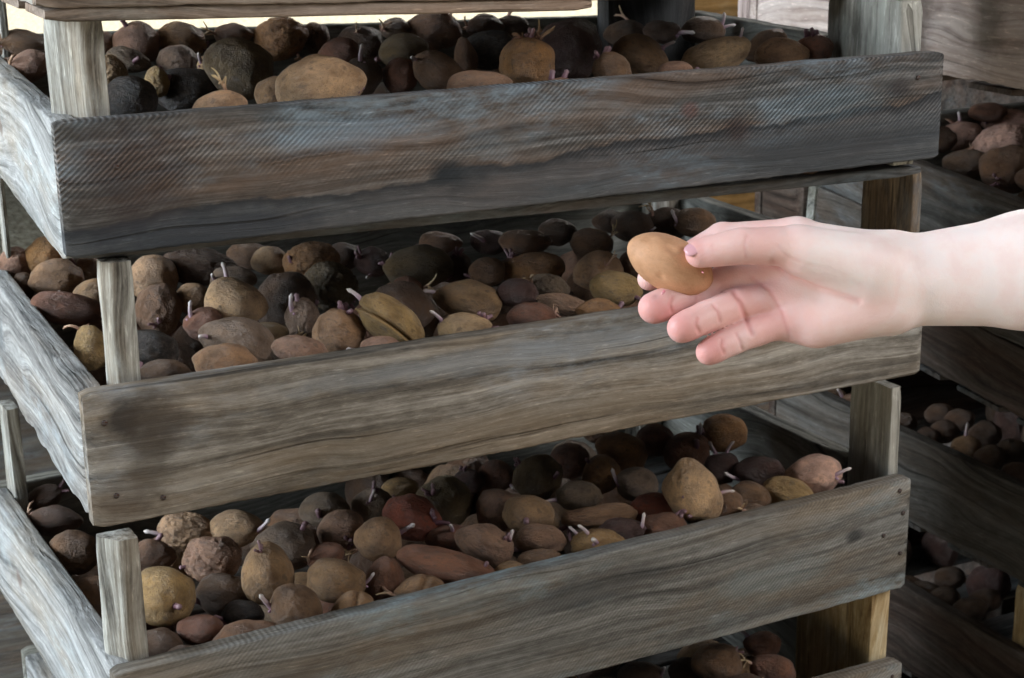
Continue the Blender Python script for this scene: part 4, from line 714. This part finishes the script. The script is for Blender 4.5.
def place_potato(i,r):
    t,kind=r[0],r[1];P=r[2:5];s=r[5:8];q=r[8:12]
    fl=r[16] if kind==0 else '';c=COLS[r[15]] if kind==0 else COLS[rnd.choice('BBDDRTEP' if t in '0123A' else 'DDKM')]  # right-hand open trays get darker skins in place of shade
    ms=PM.get(fl,PM['']);me=ms[rnd.randrange(len(ms))]
    o=bpy.data.objects.new('potato',me);COL.objects.link(o);o.location=(P[0],P[1],P[2]+Z0);o.rotation_mode='QUATERNION';o.rotation_quaternion=q
    # a random half turn about the long axis varies the faces shown
    if fl not in('s','c'):
        qq=Quaternion(q)@Quaternion((1,0,0),rnd.choice((0,math.pi/2,math.pi,-math.pi/2)) if abs(s[1]-s[2])<.0015 else rnd.choice((0,math.pi)))
        if rnd.random()<.5:qq=qq@Quaternion((0,0,1),math.pi)
    else:qq=Quaternion(q)
    o.rotation_quaternion=qq
    o.scale=[q_*1.06 for q_ in s];j=rnd.uniform(.88,1.12);o.color=(c[0]*j,c[1]*j*rnd.uniform(.96,1.04),c[2]*j,1)
    if kind==1:
        tag(o,'dull seed potato lying half buried under the others in the '+TN[t],'potato','potatoes buried in the '+TN[t]);return
    lab=r[18]
    nsp=len(r[17])
    if not lab:
        row,k,n_=rank[i];size='small ' if max(s)<.017 else ('large ' if max(s)>.027 else '')
        how='wrinkled ' if fl=='w' else ('cleft ' if fl=='c' else ('sprouting ' if nsp else ('long ' if s[0]>1.6*s[1] else '')))
        lab=f"{size}{how}{CN[r[15]]} potato, {ORD[k] if k<=n_/2 else ORD[n_-1-k]} from {'left' if k<=n_/2 else 'right'} in {row} row, {TN[t]}"
    tag(o,lab,'potato','potatoes in the '+TN[t])
    sp=[(a,Vector((b,c_,d))) for a,b,c_,d in r[17]]
    if nsp==0 and rnd.random()<.8 and t in '0123':sp=[(rnd.choice('swcf'),Vector((rnd.choice((-1,1))*rnd.uniform(.7,1),rnd.uniform(-.2,.6),rnd.uniform(-.5,.2))).normalized())]
    Q=Quaternion(q);S3=Matrix.Diagonal(Vector(s));B=Q.to_matrix()@S3
    Oinv=(qq.to_matrix()@S3).inverted()
    for k_,u in sp:
        w=B@u;nrm=(Q.to_matrix()@Vector((u.x/s[0],u.y/s[1],u.z/s[2]))).normalized()
        dirn=(nrm+Vector((rnd.gauss(0,.15),rnd.gauss(0,.15),.55))).normalized()
        sc=rnd.uniform(1.0,1.5)*(1 if t in '0123' else 1.3)
        R=dirn.to_track_quat('Z','Y').to_matrix()@Matrix.Rotation(rnd.uniform(0,6.28),3,'Z')
        e=bpy.data.objects.new('sprout',rnd.choice(SM[k_]));COL.objects.link(e);e.parent=o
        M=Matrix.Translation(Vector((P[0],P[1],P[2]+Z0))+w*1.0)@(R*sc).to_4x4()
        # the potato is scaled unevenly: undo its matrix exactly through the parent inverse
        PMx=Matrix.LocRotScale(Vector((P[0],P[1],P[2]+Z0)),qq,Vector(s)*1.06)
        e.matrix_parent_inverse=PMx.inverted();e.matrix_basis=M
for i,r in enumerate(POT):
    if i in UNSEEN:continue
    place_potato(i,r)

# ------------------------------------------------------------------ camera axes (also the frame the arm was measured in)
cC=Vector((-.2226,-1.1459,.1804+Z0));
cR=Vector((0.895986,-0.443882,-0.013295));cU=Vector((0.138991,0.251871,0.957728));cF=Vector((0.421770,0.859959,-0.287368));FPX=1667.45
def P3(px,py,dz,base=1.10):
    r=cF+cR*((px-512)/FPX)-cU*((py-339)/FPX);return cC+r*(base+dz)
ORG=cC+cF*1.10
def hl(px,py,dz):
    d=P3(px,py,dz)-ORG;return np.array((d.dot(cR),d.dot(cU),d.dot(cF)))

# ------------------------------------------------------------------ the arm: one continuous surface from an implicit body
def build_arm():
    h=.00125
    lo=np.array((.068,-.062,-.052));hi=np.array((.80,.128,.076))
    n=((hi-lo)/h).astype(int)+1
    ax=[lo[i]+h*np.arange(n[i]) for i in range(3)]
    X,Y,Z=np.meshgrid(*ax,indexing='ij',sparse=True)
    def cone(a,b,ra,rb,kz=1.0):
        a=np.array(a,float);b=np.array(b,float);ba=b-a;ba_=ba/np.array((1,1,kz));L=(ba_**2).sum()
        px,py,pz=X-a[0],Y-a[1],(Z-a[2])/kz
        t=np.clip((px*ba_[0]+py*ba_[1]+pz*ba_[2])/L,0,1)
        d=np.sqrt((px-t*ba_[0])**2+(py-t*ba_[1])**2+(pz-t*ba_[2])**2)-(ra+(rb-ra)*t)
        return (d*(kz if kz<1 else 1)*1.0).astype(np.float32)
    def smin(a,b,k):
        t=np.clip(.5+.5*(b-a)/k,0,1);return b+(a-b)*t-k*t*(1-t)
    C_=lambda p,q,ra,rb,kz=1:cone(hl(*p),hl(*q),ra,rb,kz)
    # palm
    D=C_((905,281,.012),(1030,270,.013),.0300,.0378,.74)
    D=smin(D,C_((1030,270,.013),(1300,246,.016),.0378,.045,.82),.01)
    D=smin(D,C_((1300,246,.016),(1590,222,.016),.045,.041,.86),.01)
    for p,q,ra,rb in (((885,262,.012),(797,238,.016),.0195,.0125),((888,275,.012),(787,265,.012),.0205,.0135),((888,290,.012),(789,294,.010),.0200,.0135),
                      ((884,302,.012),(797,320,.008),.0195,.0130),((884,304,.003),(818,325,.002),.0165,.0150),((866,268,-.006),(806,252,-.013),.0205,.0165)):
        D=smin(D,C_(p,q,ra,rb,.9),.012)
    D=smin(D,C_((800,255,.012),(792,312,.008),.012,.012,.9),.012)
    # tendons at the wrist
    D=smin(D,C_((872,286,-.001),(925,281,-.004),.006,.004),.016)
    fingers=[
     [((797,236,.018),.0122),((722,238,.028),.0102),((680,262,.036),.0092),((649,279,.024),.0080)],
     [((787,265,.012),.0120),((725,281,.012),.0106),((682,298,.006),.0100),((654,308,-.005),.0106)],
     [((789,294,.010),.0118),((737,305,.001),.0106),((706,317,-.009),.0100),((682,328,-.018),.0099)],
     [((797,318,.008),.0116),((757,330,.001),.0100),((731,341,-.007),.0090),((709,352,-.014),.0088)],
     [((868,266,-.002),.0170),((792,246,-.013),.0128),((742,246,-.019),.0114),((700,253,-.019),.0098)]]
    Fg=None
    for fi,ch in enumerate(fingers):
        d=None
        for (p,ra),(q,rb) in zip(ch,ch[1:]):
            s=C_(p,q,ra,rb);d=s if d is None else smin(d,s,.0035)
        # fleshy pads between the joints, on the palm side
        for k in (1,2):
            (p,ra),(q,rb)=ch[k],ch[k+1]
            m1=tuple(p[i]*.68+q[i]*.32-(.0016 if i==2 else 0) for i in range(3));m2=tuple(p[i]*.32+q[i]*.68-(.0016 if i==2 else 0) for i in range(3))
            d=smin(d,C_(m1,m2,ra*.93,rb*.97),.003)
        Fg=d if Fg is None else smin(Fg,d,.0009)
    D=smin(D,Fg,.0065)
    del Fg
    # thumb web
    inside=D<0
    nx,ny,nz=D.shape
    cnt=np.zeros((nx-1,ny-1,nz-1),np.int16)
    for i in (0,1):
        for j in (0,1):
            for k in (0,1):cnt+=inside[i:nx-1+i,j:ny-1+j,k:nz-1+k]
    cells=np.argwhere((cnt>0)&(cnt<8));idx=-np.ones((nx-1,ny-1,nz-1),np.int64);idx[tuple(cells.T)]=np.arange(len(cells))
    acc=np.zeros((len(cells),3));num=np.zeros(len(cells))
    corners=[(i,j,k) for i in(0,1) for j in(0,1) for k in(0,1)]
    for a in corners:
        for ax_ in range(3):
            if a[ax_]==0:
                b=list(a);b[ax_]=1
                A=D[cells[:,0]+a[0],cells[:,1]+a[1],cells[:,2]+a[2]];B=D[cells[:,0]+b[0],cells[:,1]+b[1],cells[:,2]+b[2]]
                m=(A<0)!=(B<0);t=np.where(m,A/(A-B+1e-12),0)
                p=np.array(a,float)+np.zeros((len(cells),3));p[:,ax_]+=t
                acc[m]+=p[m];num[m]+=1
    V=(cells+acc/num[:,None])*h+lo
    F=[]
    for ax_ in range(3):
        o=[0,0,0];o[ax_]=1
        A=inside[:nx-o[0],:ny-o[1],:nz-o[2]];B=inside[o[0]:,o[1]:,o[2]:]
        e=np.argwhere(A!=B);u,w=[(1,2),(2,0),(0,1)][ax_]
        e=e[(e[:,u]>0)&(e[:,w]>0)&(e[:,u]<np.array(D.shape)[u]-1)&(e[:,w]<np.array(D.shape)[w]-1)]
        def cell(du,dw):
            q=e.copy();q[:,u]-=du;q[:,w]-=dw;return idx[q[:,0],q[:,1],q[:,2]]
        q=np.stack([cell(1,1),cell(0,1),cell(0,0),cell(1,0)],1);fl=A[tuple(e.T)]
        q[~fl]=q[~fl][:,::-1];F.append(q)
    F=np.concatenate(F);F=F[(F>=0).all(1)]
    # relax a little
    for _ in range(3):
        s=np.zeros_like(V);c=np.zeros(len(V))
        for k in range(4):
            np.add.at(s,F[:,k],V[F[:,(k+1)%4]]);np.add.at(s,F[:,k],V[F[:,k-1]]);np.add.at(c,F[:,k],2)
        V=V*.5+.5*s/np.maximum(c,1)[:,None]
    # vertex normals
    fn=np.cross(V[F[:,2]]-V[F[:,0]],V[F[:,3]]-V[F[:,1]]);vn=np.zeros_like(V)
    for k in range(4):np.add.at(vn,F[:,k],fn)
    vn/=np.linalg.norm(vn,axis=1)[:,None]+1e-12
    # creases of palm and finger joints: (polyline px, width m, depth m)
    px=V[:,0]/(1.10+V[:,2])*FPX+512;py=339-V[:,1]/(1.10+V[:,2])*FPX
    cre=[([(773,263),(790,276),(820,289),(846,297),(858,301)],3.6,.0013),([(752,278),(770,290),(782,312),(790,338)],2.2,.0006),([(700,240),(701,241)],1,0),
         ([(673,296),(670,305),(672,312)],1.8,.0010),([(699,290),(696,300)],1.5,.0006),([(697,318),(696,325),(699,332)],1.8,.0011),([(713,305),(718,312),(720,321)],1.6,.0009),
         ([(722,340),(721,346),(724,353)],1.7,.0011),([(736,333),(740,341),(742,349)],1.5,.0008),([(733,290),(741,303),(746,319),(752,334)],2.6,.0013),
         ([(747,236),(744,246),(746,258)],1.8,.0006),([(712,244),(713,252)],1.2,.0002),([(890,318),(897,295),(898,270)],3.6,.0002),
         ([(800,262),(830,270),(860,284)],1.6,.0002),([(778,246),(786,256),(800,262)],1.6,.0004)]
    front=np.clip(-vn[:,2]*1.6,0,1)
    dsp=np.zeros(len(V));line=np.zeros(len(V))
    for pts,wd,dp in cre:
        dmin=np.full(len(V),1e9)
        for (x0,y0),(x1,y1) in zip(pts,pts[1:]):
            L=(x1-x0)**2+(y1-y0)**2;t=np.clip(((px-x0)*(x1-x0)+(py-y0)*(y1-y0))/L,0,1)
            dmin=np.minimum(dmin,np.hypot(px-x0-t*(x1-x0),py-y0-t*(y1-y0)))
        g=np.exp(-(dmin/wd)**2);dsp=np.maximum(dsp,g*dp*front);line=np.maximum(line,g*front*min(1,dp/.001))
    V=V-vn*dsp[:,None]
    # pinkness: strongest at finger ends and the palm's rim, pale at the wrist
    def blob(x,y,r):return np.exp(-(((px-x)**2+(py-y)**2)/r**2))
    pink=.12+.42*np.clip((880-px)/160,0,1)
    for x,y,r,a in ((652,308,22,.5),(681,329,20,.45),(710,352,18,.5),(692,250,18,.35),(760,300,45,.3),(770,240,30,.15),(790,335,35,.25),(850,315,30,.2),(880,305,25,.2)):pink+=a*blob(x,y,r)
    pink-=.22*blob(835,262,45);pink=np.clip(pink+line*.30,0,1)
    W=np.array(ORG)+V@np.array([cR,cU,cF])
    me=bpy.data.meshes.new('person');me.from_pydata(W.tolist(),[],F.tolist());me.update()
    at=me.attributes.new('pink','FLOAT','POINT');at.data.foreach_set('value',pink.astype(np.float32))
    # loose pieces cannot occur; make normals consistent
    bm=bmesh.new();bm.from_mesh(me);bmesh.ops.recalc_face_normals(bm,faces=bm.faces)
    if sum(f.calc_area()*f.normal.dot(f.calc_center_median()-ORG) for f in bm.faces)<0:bmesh.ops.reverse_faces(bm,faces=bm.faces)
    bm.to_mesh(me);bm.free()
    N=NT('skin');a=N.n('Attribute',_attribute_name='pink').outputs['Fac']
    co=N.co();n1=N.noise(co,45,4,.6);n2=N.noise(co,260,3,.6)
    c=N.ramp(a,[(.12,(.80,.67,.64)),(.45,(.74,.50,.46)),(1,(.60,.27,.25))])
    c=N.mix(N.math('MULTIPLY',N.rng(n1,.42,.62),.22),c,(.66,.36,.33))
    c=N.mix(N.math('MULTIPLY',N.rng(n1,.50,.36),.16),c,(.62,.60,.62))
    N.set(N.b.inputs['Base Color'],c);N.b.inputs['Roughness'].default_value=.5;N.b.inputs['Specular IOR Level'].default_value=.35
    N.b.inputs['Subsurface Weight'].default_value=.06;N.b.inputs['Subsurface Radius'].default_value=(1,.35,.2);N.b.inputs['Subsurface Scale'].default_value=.006
    vr=N.n('TexVoronoi');N.set(vr.inputs['Vector'],N.map(co,scale=(1,1,1)));vr.inputs['Scale'].default_value=900
    N.set(N.b.inputs['Normal'],N.bump(N.math('ADD',n2,N.math('MULTIPLY',vr.outputs[0],.5)),.25,.0008))
    o=link('person',me,N.m)
    tag(o,'bare pale forearm and hand reaching in from the right, pinching a potato','person')
    return o
ARM=build_arm()
# thumb nail (seen edge-on along the top of the thumb's end)
def patch_nail(parent):
    c=P3(694,247.5,-.0262);v=[];f=[];n=9
    tx=(P3(688,250.5,-.0245)-P3(706,243.5,-.0245)).normalized()
    nr=(-cF*.78+cU*.62).normalized();nr=(nr-tx*nr.dot(tx)).normalized();s=tx.cross(nr)
    for i in range(n):
        for j in range(n):
            a=(i/(n-1)-.5)*2;b=(j/(n-1)-.5)*2
            w=.0050*math.sqrt(max(0,1-(max(0,abs(a)-.45)/.62)**2))
            v.append(c+tx*a*.0066+s*b*w-nr*(.0017*b*b+.0010*a*a)+nr*.0007)
    for i in range(n-1):
        for j in range(n-1):
            k=i*n+j;f.append((k,k+1,k+n+1,k+n))
    me=mesh('thumbnail',v,f)
    N=NT('nail_skin');N.set(N.b.inputs['Base Color'],(.58,.31,.34));N.b.inputs['Roughness'].default_value=.28
    o=link('thumbnail',me,N.m,parent);o['label']='pink thumb nail'
    m=o.modifiers.new('s','SOLIDIFY');m.thickness=.0006
patch_nail(ARM)
# the potato in the hand
kpx=1.10/FPX
kme=potato_mesh(57,'h');kme.materials.clear();kme.materials.append(M_smooth);hp=bpy.data.objects.new('potato',kme);COL.objects.link(hp)
th=math.radians(-27);vF=cF;A0=(cR*math.cos(th)+cU*math.sin(th)).normalized();A1=vF.cross(A0)
Mh=Matrix((A0,A1,vF)).transposed()
hp.location=P3(670,264,.002);hp.rotation_mode='QUATERNION';hp.rotation_quaternion=Mh.to_quaternion();hs=(46*kpx,27.5*kpx,.0188);hp.scale=hs;hp.color=(.74,.48,.32,1)
tag(hp,'smooth orange tan potato held between the thumb and fingers','potato')
PINK=SM['s'][0].copy();PINK.materials.clear();PINK.materials.append(sprout_mat('sprout_pink',(.60,.20,.24),(.85,.55,.55)))
for (sx,sy,k_,sc) in ((664,292,'s',.45),(703,272,'s',.28)):
    tgt=P3(sx,sy,-.016 if sy>280 else -.013);e=bpy.data.objects.new('sprout',PINK);COL.objects.link(e);e.parent=hp
    dirn=((tgt-hp.location).normalized()-cF*.8).normalized()
    e.matrix_parent_inverse=Matrix.LocRotScale(hp.location,hp.rotation_quaternion,hp.scale).inverted()
    e.matrix_basis=Matrix.LocRotScale(tgt,dirn.to_track_quat('Z','Y'),Vector((sc,)*3));e['label']='tiny pink sprout'

# ------------------------------------------------------------------ the place: open shed floor, yard, roof, back wall
def slab(name,x0,x1,y0,y1,z0,z1,mat):
    v=[(x,y,z) for z in(z0,z1) for y in(y0,y1) for x in(x0,x1)]
    f=[(0,2,3,1),(4,5,7,6),(0,1,5,4),(2,6,7,3),(0,4,6,2),(1,3,7,5)]
    o=link(name,mesh(name,v,f),mat,smooth=False);return o
N=NT('gravel');co=N.co();vr=N.n('TexVoronoi');N.set(vr.inputs['Vector'],co);vr.inputs['Scale'].default_value=38
c=N.ramp(N.noise(co,30,5,.7),[(.35,(.17,.15,.10)),(.55,(.40,.37,.28)),(.7,(.62,.60,.50))]);N.set(N.b.inputs['Base Color'],c);N.b.inputs['Roughness'].default_value=.95
N.set(N.b.inputs['Normal'],N.bump(vr.outputs[0],.8,.02));M_gravel=N.m
fl=slab('floor',-30,30,-12,60,-.2,-.002,M_gravel)
M_earth=wood('earth',(.03,.025,.02),(.07,.06,.05),(.11,.10,.08),seed=30)
fe=slab('floor.001',-1.5,5,-3,4.3,-.1,0,M_earth);tag(fe,kind='structure');tag(fl,kind='structure')
M_roof=wood('roof_boards',(.02,.018,.016),(.06,.055,.05),(.12,.11,.10),seed=21)
rf=slab('ceiling',-3.2,5,-3.0,5.5,2.75,2.83,M_roof);tag(rf,kind='structure')
W_wall=wood('wall_ochre',(.09,.045,.015),(.24,.13,.04),(.34,.20,.08),patch=(.5,.4,.25),patch_amt=.3,warm=(.4,.2,.05),warm_amt=.4,seed=22)
wb=slab('wall_back',2.25,3.6,3.2,3.28,0,2.75,W_wall);tag(wb,kind='structure')
wq=slab('added_light_block',1.57,1.61,-.05,.95,0,1.0,W_dark2);tag(wq,kind='structure')  # unseen low partition, added to keep light off the right-hand trays
wr=slab('wall_right',3.5,3.58,-.3,3.2,0,2.75,W_dark);tag(wr,kind='structure')

# ------------------------------------------------------------------ light
Wd=bpy.data.worlds.new('sky');S.world=Wd;Wd.use_nodes=True;bg=Wd.node_tree.nodes['Background'];bg.inputs[0].default_value=(.80,.90,1.0,1);bg.inputs[1].default_value=.08
def area(name,loc,target,sx,sy,power,col):
    l=bpy.data.lights.new(name,'AREA');l.shape='RECTANGLE';l.size=sx;l.size_y=sy;l.energy=power;l.color=col
    o=bpy.data.objects.new(name,l);COL.objects.link(o);o.location=loc;d=Vector(target)-Vector(loc);o.rotation_euler=d.to_track_quat('-Z','Y').to_euler();return o
area('daylight_left_opening',(-2.7,.7,2.05),(.2,.2,1.0),2.6,1.5,240,(.80,.91,1.0))
area('daylight_front_opening',(1.9,-1.75,2.35),(.8,0,1.1),1.1,.9,56,(.95,.97,1.0))
area('daylight_rear_opening',(2.7,2.3,2.55),(1.2,.3,.9),1.2,.8,50,(1.0,.97,.93))
sun=bpy.data.lights.new('sun','SUN');sun.energy=16;sun.angle=.01;sun.color=(1,.96,.9);so=bpy.data.objects.new('sun',sun);COL.objects.link(so)
so.rotation_euler=Vector((.15,.75,-1)).to_track_quat('-Z','Y').to_euler()

# ------------------------------------------------------------------ camera
cam=bpy.data.cameras.new('camera');co_=bpy.data.objects.new('camera',cam);COL.objects.link(co_)
M=Matrix((cR,cU,-cF)).transposed().to_4x4();M.translation=cC;co_.matrix_world=M
cam.sensor_width=36;cam.lens=FPX*36/1024;cam.clip_start=.05;cam.clip_end=200
S.camera=co_
cam.dof.use_dof=True;cam.dof.focus_distance=1.17;cam.dof.aperture_fstop=22
S.view_settings.view_transform='Standard';S.view_settings.look='None';S.view_settings.gamma=1;S.view_settings.use_curve_mapping=False;S.view_settings.exposure=0
S.cycles.use_denoising=True
